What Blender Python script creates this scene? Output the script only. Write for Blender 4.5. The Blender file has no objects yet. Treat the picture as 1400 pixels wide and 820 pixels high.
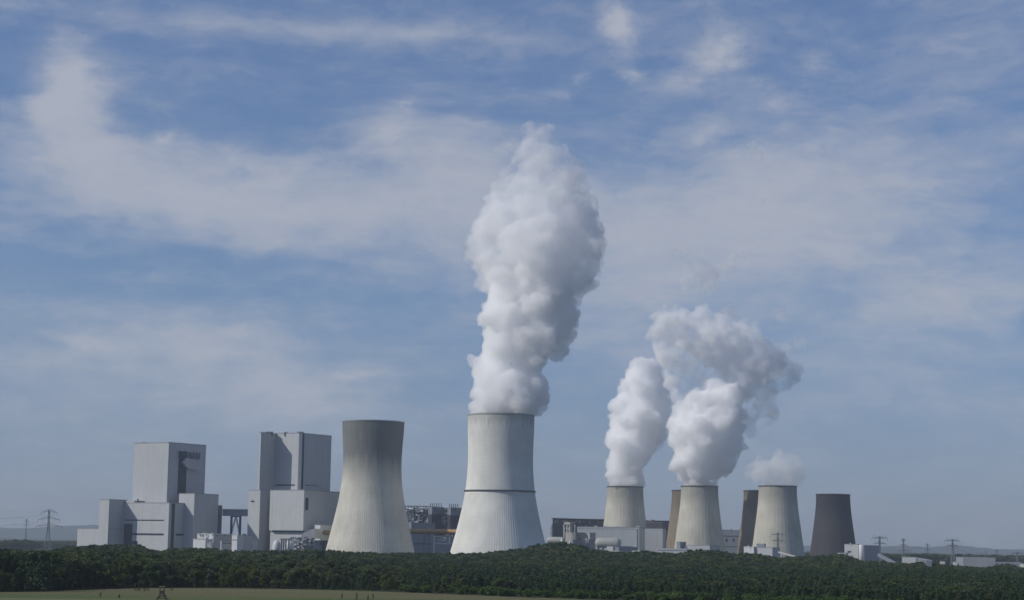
import bpy, bmesh, math, random
import numpy as np
from mathutils import Vector, Matrix, noise as mnoise

S = bpy.context.scene
COL = S.collection
R = math.radians

# ------------------------------------------------------------------ camera, world, sun, exposure
CAM_H = 15.0
FPX = 2500.0                     # focal length in pixels of the 1400 px wide photograph
PITCH = math.atan(339 / FPX)
ROLL = 0.0154
cam_d = bpy.data.cameras.new('camera')
cam = bpy.data.objects.new('camera', cam_d); COL.objects.link(cam)
cam_d.sensor_width = 36; cam_d.lens = 36 * FPX / 1400
cam_d.clip_start = 1; cam_d.clip_end = 60000
CF = Vector((0, math.cos(PITCH), math.sin(PITCH)))
_r = Vector((1, 0, 0)); _u = _r.cross(CF)
CR = (_r * math.cos(ROLL) + _u * math.sin(ROLL)).normalized()
CU = CR.cross(CF).normalized()
EYE = Vector((0, 0, CAM_H))
cam.matrix_world = Matrix(((CR.x, CU.x, -CF.x, 0), (CR.y, CU.y, -CF.y, 0), (CR.z, CU.z, -CF.z, CAM_H), (0, 0, 0, 1)))
S.camera = cam

SUN_AZ = R(75)      # degrees left of the direction behind the camera
SUN_EL = R(35)
SUN = Vector((-math.sin(SUN_AZ) * math.cos(SUN_EL), -math.cos(SUN_AZ) * math.cos(SUN_EL), math.sin(SUN_EL)))
sl = bpy.data.lights.new('sun', 'SUN'); sl.energy = 4.2; sl.angle = R(0.53); sl.color = (1, .95, .85)
so = bpy.data.objects.new('sun', sl); COL.objects.link(so)
so.rotation_euler = SUN.to_track_quat('Z', 'Y').to_euler(); so.location = (-300, -100, 300)

S.view_settings.view_transform = 'Standard'; S.view_settings.look = 'None'
S.view_settings.exposure = -0.50; S.view_settings.gamma = 1; S.view_settings.use_curve_mapping = False
S.render.engine = 'CYCLES'
cy = S.cycles
cy.use_denoising = True; cy.max_bounces = 34; cy.volume_bounces = 32; cy.diffuse_bounces = 3
cy.transparent_max_bounces = 16; cy.caustics_reflective = False; cy.caustics_refractive = False
cy.use_adaptive_sampling = True; cy.adaptive_threshold = 0.02
cy.volume_max_steps = 256

def ray(px, py):
    return (CR * ((px - 700) / FPX) + CU * ((410 - py) / FPX) + CF)
def P(px, py, Y):
    d = ray(px, py); return EYE + d * (Y / d.y)
def proj(p):
    v = Vector(p) - EYE; z = v.dot(CF)
    return 700 + FPX * v.dot(CR) / z, 410 - FPX * v.dot(CU) / z
def hit(px, py, c, e):
    """ray through pixel on the vertical plane through c along e -> (s along e, z)"""
    d = ray(px, py)
    # EYE.xy + t d.xy = c.xy + s e.xy
    det = d.x * (-e[1]) + e[0] * d.y
    bx, by = c[0], c[1]
    t = (bx * (-e[1]) + e[0] * by) / det
    s = (d.x * by - d.y * bx) / det
    s = -s if False else s
    # recompute robustly
    pt = EYE + d * t
    s = (pt.x - c[0]) * e[0] + (pt.y - c[1]) * e[1]
    return s, pt.z
def ground_hit(px, py, z=0):
    d = ray(px, py); return EYE + d * ((z - CAM_H) / d.z)

# ---- world
W = bpy.data.worlds.new('World'); S.world = W; W.use_nodes = True
W.cycles.sampling_method = 'MANUAL'; W.cycles.sample_map_resolution = 256
nt = W.node_tree; N = nt.nodes; L = nt.links; N.clear()
def node(tree, typ, **kw):
    n = tree.nodes.new(typ)
    for k, v in kw.items():
        if k.startswith('i_'): n.inputs[int(k[2:])].default_value = v
        else: setattr(n, k, v)
    return n
def wm(op, a, b=None, clamp=False, tree=None):
    tree = tree or nt
    n = tree.nodes.new('ShaderNodeMath'); n.operation = op; n.use_clamp = clamp
    for i, v in enumerate((a, b)):
        if v is None: continue
        if isinstance(v, (int, float)): n.inputs[i].default_value = v
        else: tree.links.new(v, n.inputs[i])
    return n.outputs[0]
tc = N.new('ShaderNodeTexCoord'); sep = N.new('ShaderNodeSeparateXYZ'); L.new(tc.outputs['Generated'], sep.inputs[0])
az = wm('ARCTAN2', sep.outputs[0], sep.outputs[1]); el = wm('ARCSINE', sep.outputs[2])
ae = N.new('ShaderNodeCombineXYZ'); L.new(az, ae.inputs[0]); L.new(el, ae.inputs[1])
def vadd(a, b):
    n = N.new('ShaderNodeVectorMath'); n.operation = 'ADD'; L.new(a, n.inputs[0]); L.new(b, n.inputs[1]); return n.outputs[0]
def vnoise(vec, scale, detail, amp, stretch=(1, 1, 1), rough=.55):
    m = node(nt, 'ShaderNodeMapping'); m.inputs['Scale'].default_value = stretch; L.new(vec, m.inputs[0])
    t = node(nt, 'ShaderNodeTexNoise'); t.inputs['Scale'].default_value = scale; t.inputs['Detail'].default_value = detail
    t.inputs['Roughness'].default_value = rough; L.new(m.outputs[0], t.inputs[0])
    s = N.new('ShaderNodeVectorMath'); s.operation = 'SUBTRACT'; L.new(t.outputs['Color'], s.inputs[0]); s.inputs[1].default_value = (.5, .5, .5)
    k = N.new('ShaderNodeVectorMath'); k.operation = 'MULTIPLY'; L.new(s.outputs[0], k.inputs[0]); k.inputs[1].default_value = (amp[0], amp[1], 0)
    return k.outputs[0]
w1 = vadd(ae.outputs[0], vnoise(ae.outputs[0], 7, 4, (.075, .035), (1, 1.6, 1), .5))
wsoft = vadd(w1, vnoise(ae.outputs[0], 30, 8, (.030, .020), (1, 1.5, 1), .68))
def px2ae(px, py):
    d = ray(px, py).normalized(); return math.atan2(d.x, d.y), math.asin(d.z)
wfine = vadd(ae.outputs[0], vnoise(ae.outputs[0], 24, 8, (.034, .030), (1, 1.2, 1), .62))
wline = vadd(ae.outputs[0], vnoise(ae.outputs[0], 60, 6, (.008, .0035), (1, 1.5, 1), .65))
def blob(px, py, rx, ry, rot, w, vec=None, gt='SPHERICAL'):
    a, e = px2ae(px, py)
    m = node(nt, 'ShaderNodeMapping', vector_type='TEXTURE')
    m.inputs['Location'].default_value = (a, e, 0); m.inputs['Rotation'].default_value = (0, 0, R(rot))
    m.inputs['Scale'].default_value = (rx / FPX, ry / FPX, 1)
    L.new(vec or wsoft, m.inputs[0])
    g = node(nt, 'ShaderNodeTexGradient', gradient_type=gt); L.new(m.outputs[0], g.inputs[0])
    return wm('MULTIPLY', g.outputs['Fac'], w)
def total(lst):
    a = lst[0]
    for b in lst[1:]: a = wm('ADD', a, b)
    return a
SKYB = [  # clouds by direction: x, y, radii, turn, weight
 (100,125,85,125,10,1.5),(60,215,190,90,-12,.9),(250,250,290,105,-8,1.2),(420,300,330,85,-12,.9),(620,255,300,110,0,1.1),
 (530,190,50,60,-50,.5),(700,320,330,140,-35,.9),(150,275,420,80,0,.5),
 (80,490,330,85,0,1.0),(300,462,280,50,-3,.7),(370,530,230,70,-6,1.1),(500,520,120,40,4,.6),(150,575,420,70,0,.5),(480,590,300,60,0,.3),
 (1000,270,330,110,8,1.1),(1220,230,330,120,12,.9),(1090,340,400,110,0,.9),(1340,395,230,55,12,.9),(1200,430,500,160,0,.6),(880,330,200,150,0,.5),
 (1280,60,330,90,18,.45),(1000,180,200,90,0,.45),(1000,470,300,90,0,.3),(1250,560,500,130,0,.35),(600,440,400,70,-10,.3),
]
HAZY = [(280,30,620,12,-.6,.32),(330,38,560,34,-1,.35),(620,48,500,50,0,.4)]
WISP = [(842,30,36,100,8,.8),(852,98,50,24,-25,.6),(790,115,80,20,30,.35),(985,75,90,55,25,.8),(925,108,110,50,20,.5),(966,180,55,42,30,.45),(1130,90,70,50,0,.35),(1068,135,80,24,0,.4),(945,0,80,30,0,.35),(95,115,70,80,10,.6),(70,150,40,50,-30,.5),(150,130,60,30,20,.3),(222,186,40,16,35,.45),(530,175,70,45,20,.3),(548,150,30,10,0,.35),(700,200,70,28,0,.3),(330,225,150,30,-20,.3),(390,520,90,30,0,.5),(480,508,90,14,2,.5),(420,545,120,26,0,.3),(110,462,110,20,-6,.4),(240,450,130,18,-3,.35),(300,480,140,18,-8,.35),(70,215,90,26,0,.3)]
fac = total([blob(*b) for b in SKYB])
lo = total([blob(*b, vec=wline) for b in HAZY])
wi = total([blob(*b, vec=wfine, gt='QUADRATIC_SPHERE') for b in WISP])
# streaky breakup
mm = node(nt, 'ShaderNodeMapping'); mm.inputs['Scale'].default_value = (1, 4.2, 1); mm.inputs['Rotation'].default_value = (0, 0, R(4)); L.new(w1, mm.inputs[0])
st = node(nt, 'ShaderNodeTexNoise'); st.inputs['Scale'].default_value = 13; st.inputs['Detail'].default_value = 8; st.inputs['Roughness'].default_value = .6
L.new(mm.outputs[0], st.inputs[0])
# density = cover + streaks and fibres of several sizes, then a soft threshold
m2_ = node(nt, 'ShaderNodeMapping'); m2_.inputs['Scale'].default_value = (1, 2.2, 1); m2_.inputs['Rotation'].default_value = (0, 0, R(-14)); L.new(wsoft, m2_.inputs[0])
f2 = node(nt, 'ShaderNodeTexNoise'); f2.inputs['Scale'].default_value = 45; f2.inputs['Detail'].default_value = 9; f2.inputs['Roughness'].default_value = .62; L.new(m2_.outputs[0], f2.inputs[0])
cover = wm('MULTIPLY', wm('ADD', fac, lo), .42)
fibre = wm('ADD', wm('MULTIPLY', wm('SUBTRACT', st.outputs[0], .5), 1.5), wm('MULTIPLY', wm('SUBTRACT', f2.outputs[0], .5), .95))
tot = wm('ADD', cover, wm('MULTIPLY', fibre, .60))
tot = wm('ADD', wm('MULTIPLY', wi, wm('ADD', .35, wm('MULTIPLY', f2.outputs[0], .9))), tot)
cl = node(nt, 'ShaderNodeMapRange', interpolation_type='SMOOTHERSTEP'); cl.inputs[1].default_value = -.30; cl.inputs[2].default_value = .95; cl.inputs[3].default_value = 0; cl.inputs[4].default_value = .86
L.new(tot, cl.inputs[0])
cloud_fac = cl.outputs[0]
sky = node(nt, 'ShaderNodeTexSky', sky_type='NISHITA'); sky.sun_disc = False
sky.sun_elevation = SUN_EL; sky.sun_rotation = math.pi + SUN_AZ   # azimuth from +Y towards +X
sky.altitude = 200; sky.air_density = 1.0; sky.dust_density = 0.6; sky.ozone_density = 2.0
SKY_STR = 0.11
# colour of the sky by elevation: a low sky less bright than the model's
er = node(nt, 'ShaderNodeValToRGB'); L.new(wm('MULTIPLY', el, 1 / R(40)), er.inputs[0])
cr = er.color_ramp; cr.elements[0].position = 0; cr.elements[0].color = (.50, .60, .92, 1)
cr.elements[1].position = 1; cr.elements[1].color = (1.1, 1.1, 1.3, 1)
for p_, c_ in ((.08, (.55, .66, .98, 1)), (.2, (.62, .78, 1.05, 1)), (.45, (.84, .95, 1.2, 1))):
    e_ = cr.elements.new(p_); e_.color = c_
mx = node(nt, 'ShaderNodeMix', data_type='RGBA', blend_type='MULTIPLY'); mx.inputs[0].default_value = 1
L.new(sky.outputs[0], mx.inputs[6]); L.new(er.outputs[0], mx.inputs[7])
mc = node(nt, 'ShaderNodeMix', data_type='RGBA'); L.new(cloud_fac, mc.inputs[0]); L.new(mx.outputs[2], mc.inputs[6])
CLOUD = 6.1
mc.inputs[7].default_value = (.955 * CLOUD, 1.0 * CLOUD, 1.13 * CLOUD, 1)
bg = N.new('ShaderNodeBackground'); bg.inputs[1].default_value = SKY_STR; L.new(mc.outputs[2], bg.inputs[0])
wo = N.new('ShaderNodeOutputWorld'); L.new(bg.outputs[0], wo.inputs[0])

# ------------------------------------------------------------------ materials
MATS = {}
def mat(name, col, rough=.8, kind='plain', col2=None, scale=1.0, metal=0.0, amp=.25, bump=0, bscale=1):
    if name in MATS: return MATS[name]
    m = bpy.data.materials.new(name); m.use_nodes = True; t = m.node_tree; b = t.nodes['Principled BSDF']
    b.inputs['Roughness'].default_value = rough; b.inputs['Metallic'].default_value = metal
    b.inputs['Specular IOR Level'].default_value = .25
    tcn = t.nodes.new('ShaderNodeTexCoord')
    nz = t.nodes.new('ShaderNodeTexNoise'); nz.inputs['Scale'].default_value = .05 * scale; nz.inputs['Detail'].default_value = 8; nz.inputs['Roughness'].default_value = .65
    t.links.new(tcn.outputs['Object'], nz.inputs[0])
    c2 = col2 or tuple(c * (1 - amp) for c in col)
    mixn = t.nodes.new('ShaderNodeMix'); mixn.data_type = 'RGBA'
    mixn.inputs[6].default_value = (*c2, 1); mixn.inputs[7].default_value = (*col, 1)
    rg = t.nodes.new('ShaderNodeMapRange'); rg.inputs[1].default_value = .3; rg.inputs[2].default_value = .65
    t.links.new(nz.outputs[0], rg.inputs[0]); t.links.new(rg.outputs[0], mixn.inputs[0])
    out = mixn.outputs[2]
    if kind == 'panel':      # metal cladding: courses of wide panels with dark joints, plus slight tone shifts per panel
        sp = t.nodes.new('ShaderNodeSeparateXYZ'); t.links.new(tcn.outputs['Object'], sp.inputs[0])
        cb = t.nodes.new('ShaderNodeCombineXYZ'); t.links.new(wm('ADD', sp.outputs[0], sp.outputs[1], tree=t), cb.inputs[0]); t.links.new(sp.outputs[2], cb.inputs[1])
        br = t.nodes.new('ShaderNodeTexBrick'); br.inputs['Scale'].default_value = 1; br.offset = .0
        br.inputs['Brick Width'].default_value = 5.4; br.inputs['Row Height'].default_value = 3.4; br.inputs['Mortar Size'].default_value = .09
        br.inputs['Color1'].default_value = (1, 1, 1, 1); br.inputs['Color2'].default_value = (.95, .955, .96, 1); br.inputs['Mortar'].default_value = (.92, .92, .93, 1)
        t.links.new(cb.outputs[0], br.inputs[0])
        mu = t.nodes.new('ShaderNodeMix'); mu.data_type = 'RGBA'; mu.blend_type = 'MULTIPLY'; mu.inputs[0].default_value = 1
        t.links.new(out, mu.inputs[6]); t.links.new(br.outputs[0], mu.inputs[7]); out = mu.outputs[2]
        # rain streaks
        mp = t.nodes.new('ShaderNodeMapping'); mp.inputs['Scale'].default_value = (.5, .012, 1); t.links.new(cb.outputs[0], mp.inputs[0])
        n2 = t.nodes.new('ShaderNodeTexNoise'); n2.inputs['Scale'].default_value = 1; n2.inputs['Detail'].default_value = 5; t.links.new(mp.outputs[0], n2.inputs[0])
        r2 = t.nodes.new('ShaderNodeMapRange'); r2.inputs[1].default_value = .3; r2.inputs[2].default_value = .6; r2.inputs[3].default_value = .9; r2.inputs[4].default_value = 1; t.links.new(n2.outputs[0], r2.inputs[0])
        m2 = t.nodes.new('ShaderNodeMix'); m2.data_type = 'RGBA'; m2.blend_type = 'MULTIPLY'; m2.inputs[0].default_value = 1
        t.links.new(out, m2.inputs[6]); t.links.new(r2.outputs[0], m2.inputs[7]); out = m2.outputs[2]
    t.links.new(out, b.inputs['Base Color'])
    if bump:
        bn = t.nodes.new('ShaderNodeTexNoise'); bn.inputs['Scale'].default_value = bscale; bn.inputs['Detail'].default_value = 4
        t.links.new(tcn.outputs['Object'], bn.inputs[0])
        bp = t.nodes.new('ShaderNodeBump'); bp.inputs['Distance'].default_value = bump; t.links.new(bn.outputs[0], bp.inputs['Height']); t.links.new(bp.outputs[0], b.inputs['Normal'])
    MATS[name] = m; return m

def concrete(name, base, dark, H, top_stain, warm=(1, 1, 1), streak=.25, lift=.0):
    """weathered shell concrete: lift joints, run-off streaks, and a stained band whose reach (fraction of the height) is top_stain"""
    m = bpy.data.materials.new(name); m.use_nodes = True; t = m.node_tree; b = t.nodes['Principled BSDF']
    b.inputs['Roughness'].default_value = .9; b.inputs['Specular IOR Level'].default_value = .15
    tcn = t.nodes.new('ShaderNodeTexCoord'); sp = t.nodes.new('ShaderNodeSeparateXYZ'); t.links.new(tcn.outputs['Object'], sp.inputs[0])
    ang = wm('ARCTAN2', sp.outputs[0], sp.outputs[1], tree=t)
    zz = sp.outputs[2]
    cb = t.nodes.new('ShaderNodeCombineXYZ'); t.links.new(sp.outputs[0], cb.inputs[0]); t.links.new(sp.outputs[1], cb.inputs[1]); t.links.new(wm('MULTIPLY', zz, .06, tree=t), cb.inputs[2])
    n1 = t.nodes.new('ShaderNodeTexNoise'); n1.inputs['Scale'].default_value = .22; n1.inputs['Detail'].default_value = 7; n1.inputs['Roughness'].default_value = .6; t.links.new(cb.outputs[0], n1.inputs[0])
    n2 = t.nodes.new('ShaderNodeTexNoise'); n2.inputs['Scale'].default_value = .035; n2.inputs['Detail'].default_value = 6; t.links.new(tcn.outputs['Object'], n2.inputs[0])
    def rng(v, a, b_, c, d):
        r_ = t.nodes.new('ShaderNodeMapRange'); t.links.new(v, r_.inputs[0])
        for i, q in enumerate((a, b_, c, d)): r_.inputs[i + 1].default_value = q
        return r_.outputs[0]
    def mul(c, f):
        q = t.nodes.new('ShaderNodeMix'); q.data_type = 'RGBA'; q.blend_type = 'MULTIPLY'; q.inputs[0].default_value = 1
        t.links.new(c, q.inputs[6]); t.links.new(f, q.inputs[7]); return q.outputs[2]
    # stain mask
    wob = rng(n1.outputs[0], .3, .7, -.05 * H, .05 * H)
    zs = wm('ADD', zz, wob, tree=t)
    mask = rng(zs, H * (1 - top_stain) - .03 * H, H * (1 - top_stain * .55), 0, 1) if top_stain > 0 else None
    mx_ = t.nodes.new('ShaderNodeMix'); mx_.data_type = 'RGBA'; mx_.inputs[0].default_value = 0
    mx_.inputs[6].default_value = (*base, 1); mx_.inputs[7].default_value = (*dark, 1)
    if mask is not None: t.links.new(mask, mx_.inputs[0])
    col = mul(mx_.outputs[2], rng(n1.outputs[0], .3, .65, 1 - streak, 1.0))
    col = mul(col, rng(n2.outputs[0], .3, .7, .82, 1.06))
    # lift joints
    fr = wm('FRACT', wm('DIVIDE', zz, 4.6, tree=t), tree=t)
    col = mul(col, rng(wm('LESS_THAN', fr, .1, tree=t), 0, 1, 1, .955))
    t.links.new(col, b.inputs['Base Color'])
    return m

M_CLAD = mat('pale_cladding', (.47, .485, .50), .55, 'panel', amp=.05)
M_CLADW = mat('white_cladding', (.62, .63, .64), .5, 'panel', amp=.05)
M_CLADB = mat('blue_grey_cladding', (.22, .25, .29), .6, 'panel', amp=.1)
M_BEIGE = mat('beige_render', (.44, .42, .37), .8, 'panel', amp=.15)
M_ROOF = mat('grey_roofing', (.30, .31, .33), .8, amp=.2)
M_GLASS = mat('dark_glazing', (.03, .04, .06), .2, amp=.2)
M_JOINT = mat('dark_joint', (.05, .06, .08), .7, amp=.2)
M_STEEL = mat('grey_steel', (.17, .19, .21), .6, metal=.2, amp=.25)
M_BSTEEL = mat('blue_steel', (.06, .09, .16), .5, amp=.2)
M_DARKP = mat('sooty_cladding', (.05, .052, .07), .8, 'panel', amp=.3, scale=4)
M_BROWNP = mat('brown_cladding', (.095, .085, .095), .8, 'panel', amp=.35, scale=4)
M_WHITE = mat('white_paint', (.60, .60, .58), .4, amp=.1, scale=3)
M_VESSEL = mat('weathered_vessel_paint', (.40, .41, .38), .45, amp=.2, scale=4)
M_MID = mat('mid_grey_cladding', (.32, .34, .37), .6, 'panel', amp=.1)
M_RUST = mat('ochre_lagging', (.58, .38, .19), .55, col2=(.36, .20, .09), scale=14, metal=.2)
M_GALV = mat('galvanised_lattice', (.20, .22, .24), .5, amp=.3)
M_WOOD = mat('weathered_wood', (.09, .075, .06), .9, amp=.3, scale=20)
M_BARK = mat('bark', (.09, .07, .055), .95, amp=.4, scale=30)
M_RING = mat('dark_walkway', (.05, .055, .06), .7)

def leafmat(name, cols, trans=.25):
    m = bpy.data.materials.new(name); m.use_nodes = True; t = m.node_tree; b = t.nodes['Principled BSDF']
    oi = t.nodes.new('ShaderNodeObjectInfo'); rp = t.nodes.new('ShaderNodeValToRGB'); t.links.new(oi.outputs['Random'], rp.inputs[0])
    e = rp.color_ramp.elements; e[0].color = (*cols[0], 1); e[1].color = (*cols[-1], 1)
    for i, c in enumerate(cols[1:-1]): q = e.new((i + 1) / (len(cols) - 1)); q.color = (*c, 1)
    g = t.nodes.new('ShaderNodeNewGeometry'); n1 = t.nodes.new('ShaderNodeTexNoise'); n1.inputs['Scale'].default_value = .5; t.links.new(g.outputs['Position'], n1.inputs[0])
    r_ = t.nodes.new('ShaderNodeMapRange'); r_.inputs[1].default_value = .3; r_.inputs[2].default_value = .7; r_.inputs[3].default_value = .7; r_.inputs[4].default_value = 1.3; t.links.new(n1.outputs[0], r_.inputs[0])
    q = t.nodes.new('ShaderNodeMix'); q.data_type = 'RGBA'; q.blend_type = 'MULTIPLY'; q.inputs[0].default_value = 1
    t.links.new(rp.outputs[0], q.inputs[6]); t.links.new(r_.outputs[0], q.inputs[7])
    b.inputs['Roughness'].default_value = .7; b.inputs['Specular IOR Level'].default_value = .2
    t.links.new(q.outputs[2], b.inputs['Base Color'])
    tr = t.nodes.new('ShaderNodeBsdfTranslucent'); t.links.new(q.outputs[2], tr.inputs[0])
    ms = t.nodes.new('ShaderNodeMixShader'); ms.inputs[0].default_value = trans
    t.links.new(b.outputs[0], ms.inputs[1]); t.links.new(tr.outputs[0], ms.inputs[2]); t.links.new(ms.outputs[0], t.nodes['Material Output'].inputs[0])
    return m
M_LEAF = leafmat('broad_leaves', [(.074, .118, .036), (.042, .070, .032), (.112, .14, .05), (.052, .086, .030), (.11, .13, .075), (.05, .08, .02), (.12, .14, .04)])
M_PINE = leafmat('pine_needles', [(.040, .078, .034), (.058, .102, .040), (.042, .074, .042)], .12)
M_BUSH = leafmat('bright_bush_leaves', [(.075, .135, .03), (.055, .105, .025), (.09, .14, .04)])

# ------------------------------------------------------------------ object helpers
def tag(o, label=None, cat=None, group=None, kind=None):
    if label: o['label'] = label
    if cat: o['category'] = cat
    if group: o['group'] = group
    if kind: o['kind'] = kind
    return o
def empty(name, loc, rot=0, **kw):
    o = bpy.data.objects.new(name, None); COL.objects.link(o); o.location = loc; o.rotation_euler = (0, 0, rot)
    o.empty_display_size = 5
    o['_m'] = 1; del o['_m']
    bpy.context.view_layer.update() if False else None
    o.matrix_world = Matrix.Translation(loc) @ Matrix.Rotation(rot, 4, 'Z')
    return tag(o, **kw)
def basis(o):
    return Matrix.Translation(o.location) @ o.rotation_euler.to_matrix().to_4x4()
class MB:
    """collects geometry in world coordinates"""
    def __init__(s): s.v = []; s.f = []
    def add(s, vs, fs):
        b = len(s.v); s.v += [tuple(v) for v in vs]; s.f += [tuple(i + b for i in f) for f in fs]; return s
    def prism(s, base, z0, z1):
        """vertical prism over a ccw ground polygon; z0, z1 numbers or lists per corner"""
        n = len(base)
        a = [z0] * n if not hasattr(z0, '__len__') else z0; c = [z1] * n if not hasattr(z1, '__len__') else z1
        vs = [(p[0], p[1], a[i]) for i, p in enumerate(base)] + [(p[0], p[1], c[i]) for i, p in enumerate(base)]
        return s.add(vs, [tuple(range(n))[::-1], tuple(range(n, 2 * n))] + [(i, (i + 1) % n, (i + 1) % n + n, i + n) for i in range(n)])
    def bar(s, a, b, w=.3, n=4, w2=None):
        a = Vector(a); b = Vector(b); d = b - a; Ln = d.length
        if Ln < 1e-6: return s
        d /= Ln; u = d.orthogonal().normalized() if abs(d.z) > .99 else d.cross(Vector((0, 0, 1))).normalized(); v = d.cross(u)
        w2 = w if w2 is None else w2; vs = []
        ph = math.pi / 4 if n == 4 else 0
        for p, r in ((a, w / 2), (b, w2 / 2)):
            k = r * (1.414 if n == 4 else 1)
            vs += [p + u * (k * math.cos(ph + 2 * math.pi * i / n)) + v * (k * math.sin(ph + 2 * math.pi * i / n)) for i in range(n)]
        return s.add(vs, [tuple(range(n))[::-1], tuple(range(n, 2 * n))] + [(i, (i + 1) % n, (i + 1) % n + n, i + n) for i in range(n)])
    def build(s, name, m, parent=None, smooth=False, **kw):
        me = bpy.data.meshes.new(name)
        if parent is not None:
            inv = basis(parent).inverted(); vs = [inv @ Vector(v) for v in s.v]
        else: vs = s.v
        me.from_pydata([tuple(v) for v in vs], [], s.f); me.materials.append(m)
        if smooth: me.polygons.foreach_set('use_smooth', [True] * len(me.polygons))
        o = bpy.data.objects.new(name, me); COL.objects.link(o)
        if parent is not None: o.parent = parent
        bm = bmesh.new(); bm.from_mesh(me); bmesh.ops.recalc_face_normals(bm, faces=bm.faces); bm.to_mesh(me); bm.free()
        return tag(o, **kw)
def sub(name, mb, m, parent, root, smooth=False, **kw):
    """a sub-part: its parent part sits at the root's origin"""
    o = mb.build(name, m, root, smooth, **kw); o.parent = parent; return o

ROT = R(33)
eR = (math.sin(ROT), math.cos(ROT)); eL = (-math.cos(ROT), math.sin(ROT))
class Block:
    """an upright box: near corner under pixel (xc, yt) at depth D, left face to pixel xl, right face to pixel xr"""
    def __init__(s, xc, yt, D, xl, xr, z0=0.0, rot=None):
        s.eR, s.eL = (eR, eL) if rot is None else ((math.sin(rot), math.cos(rot)), (-math.cos(rot), math.sin(rot)))
        p = P(xc, yt, D); s.c = (p.x, p.y); s.z1 = p.z; s.z0 = z0
        s.a = hit(xl, yt, s.c, s.eL)[0]; s.b = hit(xr, yt, s.c, s.eR)[0]
    def at(s, a, b): return (s.c[0] + s.eL[0] * a + s.eR[0] * b, s.c[1] + s.eL[1] * a + s.eR[1] * b)
    def foot(s, g=0): return [s.at(-g, -g), s.at(-g, s.b + g), s.at(s.a + g, s.b + g), s.at(s.a + g, -g)]
    def mb(s, mb=None): return (mb or MB()).prism(s.foot(), s.z0, s.z1)
    def cap(s, h=.6, g=.25): return MB().prism(s.foot(g), s.z1, s.z1 + h)
    def onL(s, x0, y0, x1, y1, out=.35, depth=.0):
        """thin box on the left (lit) face covering pixels x0..x1, y0..y1"""
        a0, za = hit(x0, y0, s.c, s.eL); a1, zb = hit(x1, y1, s.c, s.eL)
        a0, a1 = sorted((a0, a1)); z0, z1 = sorted((za, zb))
        q = [s.at(a0, -out), s.at(a0, depth), s.at(a1, depth), s.at(a1, -out)]
        return MB().prism(q, z0, z1)
    def onR(s, x0, y0, x1, y1, out=.35, depth=.0):
        b0, za = hit(x0, y0, s.c, s.eR); b1, zb = hit(x1, y1, s.c, s.eR)
        b0, b1 = sorted((b0, b1)); z0, z1 = sorted((za, zb))
        q = [s.at(-out, b0), s.at(-out, b1), s.at(depth, b1), s.at(depth, b0)]
        return MB().prism(q, z0, z1)
def mk_block(name, blk, m, root, cap=True, parent=None):
    o = blk.mb().build(name, m, root)
    if parent: o.parent = parent
    if cap: sub('roof_edge', blk.cap(), M_ROOF if m is not M_CLADW else M_WHITE, o if not parent else o, root)
    return o

exec_parts = []
# ------------------------------------------------------------------ ground, field, hills
def sheet(name, pts, z, m, kind='structure'):
    me = bpy.data.meshes.new(name); me.from_pydata([(p[0], p[1], z) for p in pts], [], [tuple(range(len(pts)))]); me.materials.append(m)
    o = bpy.data.objects.new(name, me); COL.objects.link(o); o['kind'] = kind; return o
def groundmat():
    m = bpy.data.materials.new('ground_cover'); m.use_nodes = True; t = m.node_tree; b = t.nodes['Principled BSDF']; b.inputs['Roughness'].default_value = 1; b.inputs['Specular IOR Level'].default_value = .05
    g = t.nodes.new('ShaderNodeNewGeometry'); n = t.nodes.new('ShaderNodeTexNoise'); n.inputs['Scale'].default_value = .004; n.inputs['Detail'].default_value = 10; t.links.new(g.outputs['Position'], n.inputs[0])
    r_ = t.nodes.new('ShaderNodeValToRGB'); t.links.new(n.outputs[0], r_.inputs[0]); e = r_.color_ramp.elements
    e[0].position = .35; e[0].color = (.030, .042, .020, 1); e[1].position = .7; e[1].color = (.07, .08, .04, 1)
    t.links.new(r_.outputs[0], b.inputs['Base Color']); return m
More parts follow.
